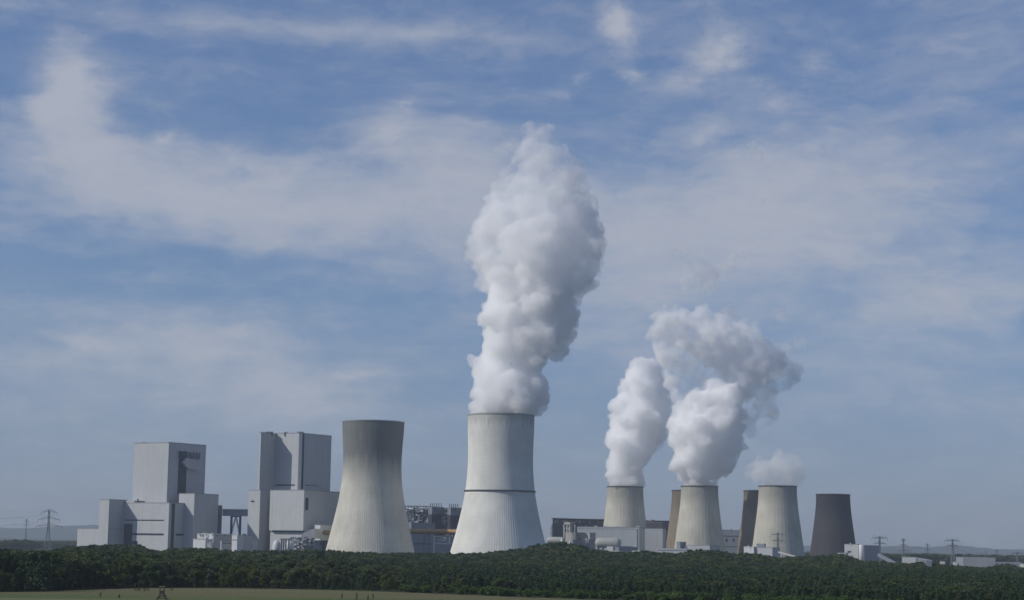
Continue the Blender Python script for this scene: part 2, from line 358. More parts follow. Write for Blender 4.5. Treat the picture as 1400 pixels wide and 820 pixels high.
def fieldmat():
    m = bpy.data.materials.new('meadow_grass'); m.use_nodes = True; t = m.node_tree; b = t.nodes['Principled BSDF']; b.inputs['Roughness'].default_value = 1; b.inputs['Specular IOR Level'].default_value = .05
    g = t.nodes.new('ShaderNodeNewGeometry'); mp = t.nodes.new('ShaderNodeMapping'); mp.inputs['Rotation'].default_value = (0, 0, R(-9)); mp.inputs['Scale'].default_value = (.005, .05, 1)
    t.links.new(g.outputs['Position'], mp.inputs[0])
    n = t.nodes.new('ShaderNodeTexNoise'); n.inputs['Scale'].default_value = 1; n.inputs['Detail'].default_value = 7; n.inputs['Roughness'].default_value = .6; t.links.new(mp.outputs[0], n.inputs[0])
    r_ = t.nodes.new('ShaderNodeValToRGB'); t.links.new(n.outputs[0], r_.inputs[0]); e = r_.color_ramp.elements
    e[0].position = .36; e[0].color = (.145, .125, .055, 1); e[1].position = .66; e[1].color = (.17, .145, .07, 1)
    for p_, c_ in ((.44, (.07, .115, .032, 1)), (.5, (.14, .13, .06, 1)), (.58, (.10, .13, .045, 1))): q = e.new(p_); q.color = c_
    n2 = t.nodes.new('ShaderNodeTexNoise'); n2.inputs['Scale'].default_value = .9; n2.inputs['Detail'].default_value = 6; t.links.new(g.outputs['Position'], n2.inputs[0])
    rr = t.nodes.new('ShaderNodeMapRange'); rr.inputs[1].default_value = .3; rr.inputs[2].default_value = .7; rr.inputs[3].default_value = .75; rr.inputs[4].default_value = 1.25; t.links.new(n2.outputs[0], rr.inputs[0])
    q = t.nodes.new('ShaderNodeMix'); q.data_type = 'RGBA'; q.blend_type = 'MULTIPLY'; q.inputs[0].default_value = 1
    t.links.new(rr.outputs[0], q.inputs[7])
    # mown strips: an older brown strip beyond, green regrowth nearer, one pale swath
    sp = t.nodes.new('ShaderNodeSeparateXYZ'); t.links.new(g.outputs['Position'], sp.inputs[0])
    yy = wm('ADD', wm('ADD', sp.outputs[1], wm('MULTIPLY', sp.outputs[0], -.10, tree=t), tree=t), wm('MULTIPLY', n.outputs[0], 34, tree=t), tree=t)
    rp = t.nodes.new('ShaderNodeValToRGB'); t.links.new(wm('DIVIDE', wm('SUBTRACT', yy, 440, tree=t), 200, tree=t), rp.inputs[0]); e2 = rp.color_ramp.elements
    e2[0].position = .0; e2[0].color = (.11, .12, .06, 1); e2[1].position = 1; e2[1].color = (.155, .135, .085, 1)
    for p_, c_ in ((.28, (.115, .125, .06, 1)), (.33, (.19, .19, .11, 1)), (.37, (.19, .19, .11, 1)), (.41, (.085, .12, .045, 1)), (.55, (.085, .115, .045, 1)), (.64, (.14, .125, .07, 1))):
        q2 = e2.new(p_); q2.color = c_
    mx2 = t.nodes.new('ShaderNodeMix'); mx2.data_type = 'RGBA'; mx2.inputs[0].default_value = .62; t.links.new(r_.outputs[0], mx2.inputs[6]); t.links.new(rp.outputs[0], mx2.inputs[7])
    t.links.new(mx2.outputs[2], q.inputs[6]); t.links.new(q.outputs[2], b.inputs['Base Color']); return m
sheet('ground', [(-9000, -600), (9000, -600), (9000, 15500), (-9000, 15500)], 0, groundmat())
EDGE = [(-200, 808), (0, 809), (60, 808.5), (110, 806), (180, 803.5), (300, 803.5), (400, 805), (500, 807.5), (570, 810), (640, 813), (700, 815.5), (760, 817.5), (830, 820), (1000, 825), (1200, 831), (1450, 838)]
EX = [e[0] for e in EDGE]; EY = [e[1] for e in EDGE]
epts = [ground_hit(x, y) for x, y in EDGE]
FX = np.array([p.x / p.y for p in epts]); FYD = np.array([p.y for p in epts])
def edge_depth(u): return float(np.interp(u, FX, FYD))     # u = X / Y
sheet('field', [(-500, 60), (500, 60)] + [(p.x, p.y) for p in reversed(epts)], .06, fieldmat())
def hor(x): return 738.2 + .0154 * x

def ridge(name, D, prof, thick, m, seed, amp, step=None):
    """a long hill or wooded rise: crest heights from a profile of (x, height over the horizon in px)"""
    xs = [p[0] for p in prof]; hs = [p[1] for p in prof]
    nx, ny = 420, 14
    mb = MB(); vs = []
    for j in range(ny + 1):
        v = j / ny; f = math.sin(v * math.pi) ** .8 if 0 < v < 1 else 0
        for i in range(nx + 1):
            px = xs[0] + (xs[-1] - xs[0]) * i / nx
            Y = D - thick / 2 + thick * v
            X = (px - 700) / FPX * D
            h = (np.interp(px, xs, hs)) * D / FPX
            z = f * (h + amp * mnoise.fractal(Vector((X * .004 + seed, Y * .004, 0)), 1, 2, 4)) + f * amp * .35 * mnoise.noise(Vector((X * .03, Y * .03, seed)))
            vs.append((X, Y, z - 1))
    fs = [(j * (nx + 1) + i, j * (nx + 1) + i + 1, (j + 1) * (nx + 1) + i + 1, (j + 1) * (nx + 1) + i) for j in range(ny) for i in range(nx)]
    mb.add(vs, fs); return mb.build(name, m, None, True, kind='structure')
M_HILL = mat('wooded_hill', (.035, .05, .03), .95, amp=.35, scale=.2)
ridge('hills', 13500, [(-300, 16), (0, 21), (60, 19), (100, 24), (140, 26), (200, 20), (300, 16), (500, 10), (900, 8), (1050, 10), (1180, 14), (1230, 13), (1270, 12), (1300, 16), (1340, 12), (1370, 12), (1400, 11), (1480, 9), (1700, 12)], 2600, M_HILL, 3, 12)
ridge('hills', 9500, [(-300, 6), (0, 8), (80, 6), (140, 8), (400, 3), (1100, 3), (1200, 7), (1400, 6), (1700, 6)], 1500, M_HILL, 9, 6)

# ------------------------------------------------------------------ cooling towers
def tower(name, xc, D, prof, nrib, ribd, m, ring_z=None, nseg=None, **kw):
    c = ground_hit(xc, hor(xc) + 30); c = P(xc, hor(xc), D)
    root = empty(name, (c.x, D, 0), 0, **kw)
    zs = [p[0] for p in prof]; rs = [p[1] for p in prof]
    H = zs[-1]
    # smooth profile
    zz = np.linspace(7, H, 46)
    co = np.polyfit(zs, rs, 4 if nrib < 60 else 5); rr = np.polyval(co, zz)
    nseg = nseg or nrib * 6
    inner = .9
    vs = []
    for k, (z, r) in enumerate(zip(zz, rr)):
        for i in range(nseg):
            a = 2 * math.pi * i / nseg
            q = r + (ribd if (nrib and i % 6 == 0) else 0)
            vs.append((c.x + q * math.cos(a), D + q * math.sin(a), z))
    fs = [(k * nseg + i, k * nseg + (i + 1) % nseg, (k + 1) * nseg + (i + 1) % nseg, (k + 1) * nseg + i) for k in range(45) for i in range(nseg)]
    # rim, inside
    b = len(vs); n2 = nseg
    for z, r in ((H, rr[-1] - inner), (H - 30, rr[-14] - inner), (H * .4, rr[20] - inner), (7, rr[0] - inner)):
        vs += [(c.x + r * math.cos(2 * math.pi * i / n2), D + r * math.sin(2 * math.pi * i / n2), z) for i in range(n2)]
    fs += [(45 * nseg + i, 45 * nseg + (i + 1) % nseg, b + (i + 1) % n2, b + i) for i in range(n2)]
    for k in range(3): fs += [(b + k * n2 + i, b + k * n2 + (i + 1) % n2, b + (k + 1) * n2 + (i + 1) % n2, b + (k + 1) * n2 + i) for i in range(n2)]
    shell = MB().add(vs, fs).build('shell', m, root, False)
    # rim walkway
    def ring(nm, z0, z1, r0, r1, mt, par=root):
        v = []; n = 96
        for z, r in ((z0, r0), (z0, r1), (z1, r1), (z1, r0)):
            v += [(c.x + r * math.cos(2 * math.pi * i / n), D + r * math.sin(2 * math.pi * i / n), z) for i in range(n)]
        f = [(k * n + i, k * n + (i + 1) % n, ((k + 1) % 4) * n + (i + 1) % n, ((k + 1) % 4) * n + i) for k in range(4) for i in range(n)]
        return MB().add(v, f).build(nm, mt, par)
    ring('rim_walkway', H - .4, H + .55, rr[-1] - 1.1, rr[-1] + (1.0 if nrib < 60 else .5), M_RING if nrib < 60 else M_ROOF)
    if ring_z:
        rz = float(np.interp(ring_z, zz, rr)); ring('walkway', ring_z - .5, ring_z + .5, rz - .2, rz + 1.5, M_RING)
    # raking support columns
    nc = 40; mb = MB(); r0 = rr[0] + 3; rt = rr[0] - .4
    for i in range(nc):
        a = 2 * math.pi * i / nc
        for s_ in (-1, 1):
            a2 = a + s_ * math.pi / nc
            mb.bar((c.x + r0 * math.cos(a), D + r0 * math.sin(a), 0), (c.x + rt * math.cos(a2), D + rt * math.sin(a2), 7.6), .9)
    mb.build('support_columns', m, root)
    return root
C_WARM = (.47, .45, .39)
BIG3 = [(0, 51), (11, 48.4), (20.6, 46.1), (41, 41.1), (62, 36.9), (83, 33.7), (103, 31.8), (124, 32.6), (154, 34)]
BIG4 = [(0, 53.5), (15, 49.3), (44, 42), (73, 36.5), (85, 34.9), (106, 34), (126, 34), (155, 34.6)]
SM = [(0, 39.5), (17, 36.5), (35, 34.3), (55, 31.3), (71, 29.3), (89.5, 27.5), (108, 26.8)]
T = {}
m3 = concrete('stained_shell_concrete', (.62, .60, .52), (.21, .22, .215), 145, .43, streak=.16)
m4 = concrete('pale_shell_concrete', (.72, .715, .67), (.52, .52, .48), 152, .05, streak=.07)
m5 = concrete('old_shell_concrete', (.54, .52, .44), (.38, .37, .32), 110, .25, streak=.2)
m10 = concrete('soot_brown_concrete', (.066, .062, .064), (.038, .038, .044), 110, .35, streak=.25)
m8 = concrete('brown_shell_concrete', (.26, .21, .155), (.17, .14, .11), 110, .35, streak=.25)
T['3'] = tower('cooling_tower', 506.2, 1940, [(a * .942, b * .9585) for a, b in BIG3], 112, .16, m3, label='tall ribbed cooling tower without steam, dark stained over its top third', cat='cooling tower')
T['4'] = tower('cooling_tower', 682.4, 1912, [(a * .981, b) for a, b in BIG4], 116, .14, m4, ring_z=73.6, label='tallest pale cooling tower with a dark ring round its middle, steaming most', cat='cooling tower')
T['5'] = tower('cooling_tower', 854.2, 2733, SM, 40, .12, m5, label='squat pale cooling tower rising behind the long grey hall, steam plume above', cat='cooling tower')
T['6'] = tower('cooling_tower', 956.3, 2669, SM, 40, .12, m5, label='streaky stained squat pale cooling tower, middle of the three steaming small ones', cat='cooling tower')
T['7'] = tower('cooling_tower', 1063.6, 2610, SM, 40, .12, m5, label='squat pale cooling tower with a power pylon before it, partly shaded by thin grey steam', cat='cooling tower')
T['8'] = tower('cooling_tower', 942, 2861, SM, 40, .12, m8, label='brownish cooling tower without steam, mostly hidden behind the second of the squat pale towers', cat='cooling tower')
T['9'] = tower('cooling_tower', 1041, 2820, SM, 40, .12, m8, label='brownish cooling tower without steam, mostly hidden behind the rightmost pale tower', cat='cooling tower')
T['10'] = tower('cooling_tower', 1139.6, 2939, SM, 40, .12, m10, label='dark sooty brown cooling tower standing alone at the right end of the row, no steam', cat='cooling tower')
for k in ('5', '6', '7', '8', '9', '10'): T[k]['group'] = 'small cooling towers of the older plant'
for k in ('3', '4'): T[k]['group'] = 'large ribbed cooling towers'

# ------------------------------------------------------------------ the new plant's boiler houses (left)
def Dof(blk, px, py, side='L'):
    e = blk.eL if side == 'L' else blk.eR
    s, z = hit(px, py, blk.c, e); return blk.c[1] + e[1] * s
def stepout(Q, xmeet, xcorner, y):
    """depth of a corner at pixel xcorner whose right face runs back to Q's left face at pixel xmeet"""
    s, z = hit(xmeet, y, Q.c, Q.eL); p = (Q.c[0] + Q.eL[0] * s, Q.c[1] + Q.eL[1] * s)
    u = ray(xcorner, y); u = u.x / u.y
    Ln = (p[0] - u * p[1]) / (Q.eR[0] - u * Q.eR[1]); return p[1] - Ln * Q.eR[1]
def slideR(Q, xmeet, xcorner, y):
    """depth of a corner at xcorner on a left face that starts from Q's right face at xmeet"""
    s, z = hit(xmeet, y, Q.c, Q.eR); p = (Q.c[0] + Q.eR[0] * s, Q.c[1] + Q.eR[1] * s)
    u = ray(xcorner, y); u = u.x / u.y
    Ln = (p[0] - u * p[1]) / (Q.eL[0] - u * Q.eL[1]); return p[1] - Ln * Q.eL[1]
def root_at(name, blk, rot=ROT, **kw):
    return empty(name, (blk.c[0], blk.c[1], 0), -rot, **kw)

A3 = Block(231.5, 687, 1960, 169.5, 252)
ra = root_at('boiler_house', A3, label='pale windowless boiler house at far left, one box tower on stepped wings', cat='power plant building')
A4 = Block(231, 604.5, 1983, 184, 282)
A2 = Block(149.5, 682.5, stepout(A3, 170, 149.5, 700), 136.5, 175)
A1 = Block(149.2, 722.5, A2.c[1] + 1.2, 106, 172)
A3b = Block(184, 683.6, Dof(A3, 184, 690) + .8, 170, 205)
A5 = Block(266, 674.5, slideR(A3, 252, 266, 700), 245, 299)
A6 = Block(299.6, 690, 2016, 298.2, 304)
wing = mk_block('lower_wing', A3, M_CLAD, ra)
o = A3b.mb().build('upper_wing', M_CLAD, ra)
tw = mk_block('boiler_tower', A4, M_CLAD, ra)
st_ = mk_block('stair_block', A2, M_CLAD, ra)
an = mk_block('annex', A1, M_CLAD, ra)
bk = mk_block('bunker_block', A5, M_CLAD, ra)
mk_block('lift_shaft', A6, M_STEEL, ra, cap=False)
for nm, mb_, par in (('window_or_shade_band', A3.onL(171.5, 709.6, 224, 711.2), wing), ('window_or_shade_band', A3.onL(181.5, 728.2, 223.5, 731), wing),
                ('window_or_shade_band', A3.onR(240, 728.8, 251, 731.6), wing), ('service_door', A3.onL(181, 739, 188, 743.5), wing)):
    sub(nm, mb_, M_GLASS, par, ra)
sub('vertical_joint', A3.onR(235.2, 688, 236.6, 752), M_JOINT, wing, ra)
sub('opening_shade_panel', A3.onL(170.4, 715.5, 180, 744, .5), M_JOINT, wing, ra)  # flat dark panel paints the shade inside an opening in the wing
mb = MB()
for x, y, w_ in ((181.5, 683.9, 3.2), (187, 684.2, 2.6), (192, 684.4, 2.2), (188.5, 681.5, .6)):
    p = P(x, y + 3, 1995); mb.prism([(p.x - w_, p.y - 2), (p.x + w_, p.y - 2), (p.x + w_, p.y + 2), (p.x - w_, p.y + 2)], P(x, 687, 1995).z, P(x, y, 1995).z); mb.build('roof_box', M_STEEL, ra); mb = MB()
# recess shade painted as a flat dark panel, with the coal duct on the tower's right face
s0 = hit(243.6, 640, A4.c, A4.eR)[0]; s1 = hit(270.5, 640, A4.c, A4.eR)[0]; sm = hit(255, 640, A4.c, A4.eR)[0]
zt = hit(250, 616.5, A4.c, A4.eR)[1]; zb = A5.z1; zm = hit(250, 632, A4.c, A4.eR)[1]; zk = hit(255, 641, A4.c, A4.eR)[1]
sub('recess_shade_panel', MB().prism([A4.at(-.25, s0), A4.at(.1, s0), A4.at(.1, sm), A4.at(-.25, sm)], zb, zt), M_JOINT, tw, ra)
def quadR(pts, th):   # polygon (s, z) on the right face extruded outward by th
    n = len(pts); vs = []
    for k in (0, -th):
        vs += [(*A4.at(k, s_), z_) for s_, z_ in pts]
    return MB().add(vs, [tuple(range(n)), tuple(range(n, 2 * n))[::-1]] + [(i, (i + 1) % n, (i + 1) % n + n, i + n) for i in range(n)])
sub('coal_duct', quadR([(s0 + 4, zm), (sm, zk), (s1 - 2, zk), (s1 - 2, zt - 9), (s0 + 9, zt - 7)], 3.2), M_CLAD, tw, ra)
mb = MB()
for q in range(3):
    z_ = zt - 2 - q * 2.4; mb.bar((*A4.at(-2.5, s0), z_), (*A4.at(-2.5, s1), z_), .8)
for q in range(7):
    t_ = s0 + (s1 - s0) * q / 6; mb.bar((*A4.at(-2.5, t_), zt), (*A4.at(-2.5, t_ + (2 if q % 2 else -2)), zt - 8), .7)
sub('duct_trusses', mb, M_BSTEEL, tw, ra)
p = P(197, 603.6, 2022); sub('roof_hatch', MB().prism([(p.x - 2.2, p.y - 2), (p.x + 2.2, p.y - 2), (p.x + 2.2, p.y + 2), (p.x - 2.2, p.y + 2)], A4.z1 + .6, A4.z1 + 2.6), M_WHITE, tw, ra)

B2 = Block(409, 591.6, 2000, 376.5, 453.5)
rb = root_at('boiler_house', B2, label='taller boiler house with black vertical joint, directly left of stained cooling tower', cat='power plant building')
B1 = Block(357, 590.8, stepout(B2, 377.5, 357, 640), 354.6, 380)
B3 = Block(416, 669.6, Dof(B1, 416, 690) - .5, 369.6, 446); B3.z0 = hit(400, 724.5, B3.c, B3.eL)[1]
B3z = Block(416, 724.6, B3.c[1] + 5, 369.6, 446)
B4 = Block(446, 671.6, Dof(B3, 446, 700, 'R') + 3, 444, 492)
B5 = Block(356, 669.6, 1992, 340, 366)
t1 = mk_block('stair_tower', B1, M_CLAD, rb)
t2 = mk_block('boiler_tower', B2, M_CLAD, rb)
t3 = mk_block('lower_wing', B3, M_CLAD, rb); B3z.mb().build('wing_base', M_CLAD, rb)
t4 = mk_block('rear_wing', B4, M_CLAD, rb)
t5 = mk_block('transfer_block', B5, M_CLAD, rb)
sub('window_or_shade_band', B2.onL(377, 661.8, 403, 663.3), M_GLASS, t2, rb); sub('window_or_shade_band', B2.onR(417.5, 662.2, 435.5, 664), M_GLASS, t2, rb)
sub('vertical_joint', B2.onR(411.8, 592.5, 413.8, 668), M_JOINT, t2, rb)
sub('corner_strip', B2.onR(409.4, 592, 410.8, 669, .6), M_CLADW, t2, rb)
sub('window_or_shade_band', B3z.onL(368.5, 725.5, 415.6, 727), M_GLASS, t3, rb); sub('window', B3.onR(417.6, 680, 421, 697), M_GLASS, t3, rb)  # dark band under the overhang paints its shade; the small one is a window
sub('window', B5.onL(343.2, 683.8, 347.6, 685.6), M_GLASS, t5, rb)
mb = MB()
for x, y in ((366, 589.8), (371, 589.8), (408.5, 590), (413, 590), (443, 670), (391, 590.4)):
    p = P(x, y, 2012); q = P(x, 593 if y < 600 else 672, 2012); mb.prism([(p.x - 1.8, p.y - 2), (p.x + 1.8, p.y - 2), (p.x + 1.8, p.y + 2), (p.x - 1.8, p.y + 2)], q.z - 2, p.z); mb.build('roof_box', M_STEEL, rb); mb = MB()
# rounded ash hopper on the far right corner
# conveyor bridge on its trestle
BR = Block(304.2, 695.8, 2012, 302.4, 351.5); BR.eR = (.992, -.125); BR.eL = (.125, .992); BR.a = 5; BR.b = hit(353, 696, BR.c, BR.eR)[0]; BR.z0 = P(304.2, 704.6, 2012).z
rr_ = root_at('conveyor_bridge', BR, R(97), label='enclosed grey conveyor bridge between the two boiler houses', cat='conveyor')
gal = mk_block('gallery', BR, M_CLADB, rr_, cap=False)
sub('roof_sheet', BR.cap(.5, .2), M_ROOF, gal, rr_)
mb = MB()
def s_of(px): return hit(px, 715, BR.c, BR.eR)[0]
l0, l1 = s_of(315.5), s_of(327.5)
for s_ in (l0, l1):
    for a_ in (.6, BR.a - .6): mb.bar((*BR.at(a_, s_), 0), (*BR.at(a_, s_), BR.z0), 1.1)
for a_ in (.6, BR.a - .6):
    mid = (l0 + l1) / 2; zq = [6, BR.z0 * .55, BR.z0]
    for k in range(2):
        mb.bar((*BR.at(a_, l0), zq[k]), (*BR.at(a_, mid), zq[k + 1]), .6); mb.bar((*BR.at(a_, l1), zq[k]), (*BR.at(a_, mid), zq[k + 1]), .6)
    mb.bar((*BR.at(a_, l0), BR.z0 - .6), (*BR.at(a_, l1), BR.z0 - .6), 1)
mb.build('trestle', M_BSTEEL, rr_)

# ------------------------------------------------------------------ low works buildings between and before the boiler houses
def simple(name, label, cat, main, m=M_CLAD, parts=(), rot=None, group=None, cap=True):
    blk = Block(*main, rot=rot)
    kw = dict(label=label, cat=cat)
    if group: kw['group'] = group
    rt = root_at(name, blk, rot if rot is not None else ROT, **kw)
    mo = mk_block('main_block', blk, m, rt, cap)
    for nm, mm_, args in parts:
        if nm.startswith('window') or nm in ('door', 'joint', 'vent_strip', 'stripe', 'sign_band'):
            side, *a = args; g = blk.onL(*a) if side == 'L' else blk.onR(*a); sub(nm, g, mm_, mo, rt)
        else:
            b2 = Block(*args, rot=rot); mk_block(nm, b2, mm_, rt)
    return rt, blk, mo
def lumps(seed, x0, x1, y0, y1, D, n, m, root, name, smin=.8, smax=2.2, ybase=None):
    """small roof plant: ducts, cowls and boxes standing between y1 (feet) and y0 (tops)"""
    r_ = random.Random(seed); mb = MB()
    for i in range(n):
        x = r_.uniform(x0, x1); p = P(x, y1, D + r_.uniform(-6, 6)); w_ = r_.uniform(smin, smax); h_ = (P(x, y0, D).z - P(x, y1, D).z) * r_.uniform(.4, 1)
        mb = MB()
        if r_.random() < .5: mb.prism([(p.x - w_, p.y - w_), (p.x + w_, p.y - w_), (p.x + w_, p.y + w_), (p.x - w_, p.y + w_)], p.z - .5, p.z + h_)
        else: mb.bar((p.x, p.y, p.z - .5), (p.x, p.y, p.z + h_), w_, 10, w_ * .7)
        mb.build(name, m, root)
r1, b_, o1 = simple('filter_house', 'low white stepped works building at the foot of the far left boiler house', 'works building', (281, 737, 1900, 264.2, 291), M_CLADW,
    [('upper_block', M_CLADW, (290, 729.6, 1925, 269.8, 318)), ('rear_block', M_CLAD, (292, 731, 1915, 290, 322)), ('window_or_shade_band', M_JOINT, ('L', 269, 735.6, 281, 736.3))])
lumps(4, 271, 292, 727.6, 730.5, 1932, 12, M_WHITE, r1, 'roof_cowl', .5, 1.3)
lumps(5, 292, 316, 729, 732, 1925, 10, M_STEEL, r1, 'roof_plant', .5, 1.3)
lumps(6, 282, 290, 739, 748, 1893, 7, M_WHITE, r1, 'small_tank', .6, 1.4)
r1, b_, o1 = simple('pump_house', 'low grey hall between the white stepped building and the white cube', 'works building', (303, 739, 1895, 301.5, 318), M_CLAD, [('window_or_shade_band', M_JOINT, ('R', 304, 741.5, 316, 742.4))])
r1, b_, o1 = simple('transfer_house', 'white cube with projecting upper floor under the conveyor trestle', 'works building', (324.5, 731.5, 1890, 317.2, 333), M_CLADW, [('upper_floor', M_CLAD, (325.5, 731.6, 1893, 324, 346)), ('joint', M_JOINT, ('L', 317.4, 737, 324.2, 737.7))])
bpy.data.objects[o1.name]
uf = [c for c in bpy.data.objects if c.name.startswith('upper_floor')][0]
r1, b_, o1 = simple('ash_silo_house', 'small sloping grey shed at the foot of the taller boiler house', 'works building', (345.5, 738, 1935, 334, 352), M_CLADW)
lumps(8, 330, 340, 728.6, 733, 1925, 4, M_STEEL, r1, 'roof_plant', 1, 2.4)

# domed store and pipework left of the stained tower
def lathe(cx, cy_, prof, n=48, a0=0, a1=2 * math.pi):
    vs = [(cx + r_ * math.cos(a0 + (a1 - a0) * i / n), cy_ + r_ * math.sin(a0 + (a1 - a0) * i / n), z_) for z_, r_ in prof for i in range(n)]
    k = len(prof); fs = [(j * n + i, j * n + (i + 1) % n, (j + 1) * n + (i + 1) % n, (j + 1) * n + i) for j in range(k - 1) for i in range(n)]
    fs += [tuple((k - 1) * n + i for i in range(n)), tuple(range(n))[::-1]]
    return MB().add(vs, fs)
def tank(name, px, ytop, rpx, D, m, label, cat, dome=.3, group=None, band=True):
    p = P(px, ytop, D); r_ = rpx * D / FPX
    kw = dict(label=label, cat=cat)
    if group: kw['group'] = group
    rt = empty(name, (p.x, D, 0), 0, **kw)
    h_ = p.z; pr = [(0, r_), (h_ * (1 - dome * .5), r_)] + [(h_ * (1 - dome * .5) + h_ * dome * .5 * math.sin(t), r_ * math.cos(t) * .98 + .02) for t in np.linspace(.15, 1.45, 6)]
    lathe(p.x, D, pr).build('tank_body', m, rt, True)
    if band: lathe(p.x, D, [(h_ * .55, r_ + .05), (h_ * .55, r_ + .35), (h_ * .55 + .5, r_ + .35), (h_ * .55 + .5, r_ + .05)], 32).build('walkway', M_STEEL, rt)
    return rt
tank('storage_tank', 378.5, 737.5, 5.8, 1890, M_CLADW, 'squat white domed tank at the foot of the taller boiler house', 'tank', .7, band=False)
tank('storage_tank', 396, 738.5, 6.5, 1900, M_CLADW, 'white domed tank half hidden by four thin columns', 'tank', .7, band=False)
p = P(389, 736.4, 1880); rt = empty('pipe_rack', (p.x, 1880, 0), 0, label='small steel rack on thin columns before the white domed tank', cat='pipe rack')
mb = MB()
for x in (384.6, 387.5, 390.5, 394.5): q = P(x, 736.6, 1880); MB().bar((q.x, q.y, 0), (q.x, q.y, q.z), .7).build('column', M_STEEL, rt); MB().bar((q.x, q.y + 6, 0), (q.x, q.y + 6, q.z), .7).build('column', M_STEEL, rt)
mb = MB(); a_ = P(383.4, 736.4, 1883); c_ = P(396.5, 736.2, 1883); mb.bar(a_, c_, 1.2); mb.build('deck', M_GALV, rt)
def clutter(seed, x0, x1, y0, y1, D, root, n, mats, dd=12, hz=.6, wmax=1.1):
    """pipes, ducts, platforms and vessels, gathered by kind into parts"""
    r_ = random.Random(seed); kinds = {}
    for i in range(n):
        k = r_.randrange(len(mats)); nm, m = mats[k]; mb = MB()
        x = r_.uniform(x0, x1); y = r_.uniform(y0, y1); Y = D + r_.uniform(-dd, dd)
        a = P(x, y, Y)
        if r_.random() < hz:
            b = P(min(x1, x + r_.uniform(2, 9)), y, Y) ; b.z = a.z; b = Vector((b.x, Y + r_.uniform(-3, 3), a.z))
            mb.bar(a, b, r_.uniform(.4, wmax), 8)
        elif r_.random() < .6:
            b = Vector((a.x, a.y, max(.5, a.z - r_.uniform(2, 9)))); mb.bar(a, b, r_.uniform(.4, wmax), 8)
        else:
            w_ = r_.uniform(.6, 1.8); mb.prism([(a.x - w_, a.y - w_), (a.x + w_, a.y - w_), (a.x + w_, a.y + w_), (a.x - w_, a.y + w_)], a.z - r_.uniform(.8, 2.5), a.z)
        mb.build(nm, m, root)
p = P(414, 740, 1925); rt = empty('gas_cleaning_plant', (p.x, 1925, 0), 0, label='tangle of dark pipes and platforms under a grey hopper, left of stained tower', cat='process plant')
p0 = P(419, 729, 1940)
mb = MB(); h0 = P(412, 735.5, 1940); 
a1, a2, a3, a4 = P(410.5, 735.5, 1940), P(430, 735.5, 1940), P(430, 722, 1940), P(423, 723.5, 1940)
poly = [a1, a2, a3, a4, P(413.5, 729, 1940)]
n_ = len(poly); vs = [tuple(v) for v in poly] + [(v.x + 5, v.y + 14, v.z) for v in poly]
MB().add(vs, [tuple(range(n_)), tuple(range(n_, 2 * n_))[::-1]] + [(i, (i + 1) % n_, (i + 1) % n_ + n_, i + n_) for i in range(n_)]).build('hopper', M_CLAD, rt)
clutter(11, 394, 430, 733.5, 746, 1925, rt, 80, [('pipe', M_BSTEEL), ('duct', M_STEEL), ('platform', M_JOINT), ('vessel', M_CLADW)])
clutter(12, 400, 430, 744, 752, 1925, rt, 30, [('pipe', M_BSTEEL), ('duct', M_STEEL)], hz=.3)
mb = MB()
for x in range(398, 432, 4):
    q = P(x, 736, 1930); MB().bar((q.x, q.y, 0), (q.x, q.y, q.z), .6).build('column', M_STEEL, rt)
# fan house on legs, with the end of the lagged pipe
FB = Block(438, 717.8, 1960, 429.6, 458); FB.z0 = P(438, 738, 1960).z
rt = root_at('fan_house', FB, label='white box on a steel frame where the ochre pipe enters, left of stained tower', cat='works building')
mo = mk_block('box', FB, M_CLADW, rt)
mb = MB(); rr2 = random.Random(5)
for i in range(6):
    for j in range(3):
        q = FB.at(FB.a * i / 5, FB.b * j / 2 * .6); mb.bar((*q, 0), (*q, FB.z0), .6)
for z_ in (FB.z0 - .5, FB.z0 * .5):
    for j in range(3): mb.bar((*FB.at(0, FB.b * j / 2 * .6), z_), (*FB.at(FB.a, FB.b * j / 2 * .6), z_), .6)
    mb.bar((*FB.at(0, 0), z_), (*FB.at(0, FB.b), z_), .6)
for k in range(5):
    mb.bar((*FB.at(FB.a * k / 5, 0), 2), (*FB.at(FB.a * (k + 1) / 5, 0), FB.z0 - .5), .4); mb.bar((*FB.at(0, FB.b * k / 5), FB.z0 - .5), (*FB.at(0, FB.b * (k + 1) / 5), 2), .4)
mb.build('steel_frame', M_BSTEEL, rt)

def lagged_pipe(a, b, r_, label):
    rt = empty('flue_gas_pipe', (a.x, a.y, 0), 0, label=label, cat='pipe', group='ochre lagged flue gas pipe')
    a = Vector(a); b = Vector(b); n = 24; k = 60; vs = []
    d = (b - a); Ln = d.length; d.normalize(); u = d.cross(Vector((0, 0, 1))).normalized(); v = u.cross(d)
    for j in range(k * 4 + 1):
        t = j / (k * 4); q = r_ * (1.09 if j % 4 == 0 else 1)
        vs += [a + d * (Ln * t) + u * (q * math.cos(2 * math.pi * i / n)) + v * (q * math.sin(2 * math.pi * i / n)) for i in range(n)]
    fs = [(j * n + i, j * n + (i + 1) % n, (j + 1) * n + (i + 1) % n, (j + 1) * n + i) for j in range(k * 4) for i in range(n)]
    MB().add(vs, fs + [tuple(range(n))[::-1], tuple(range(k * 4 * n, k * 4 * n + n))]).build('pipe_run', M_RUST, rt, True)
    return rt
pz = P(592, 726.2, 2075)
pa, pb = P(552, 725.6, 2085), P(640, 726.8, 2065); pb.z = pa.z
rt = lagged_pipe(pa, pb, 2.8, 'long ochre ribbed pipe spanning between the two large ribbed towers')
mb = MB(); cx_ = P(583.5, 727, 2078)
for dx, dy in ((-4.2, -3), (4.2, -3), (4.2, 3), (-4.2, 3)): mb.bar((cx_.x + dx, cx_.y + dy, 0), (cx_.x + dx * .55, cx_.y + dy * .6, pa.z - 2.6), .7)
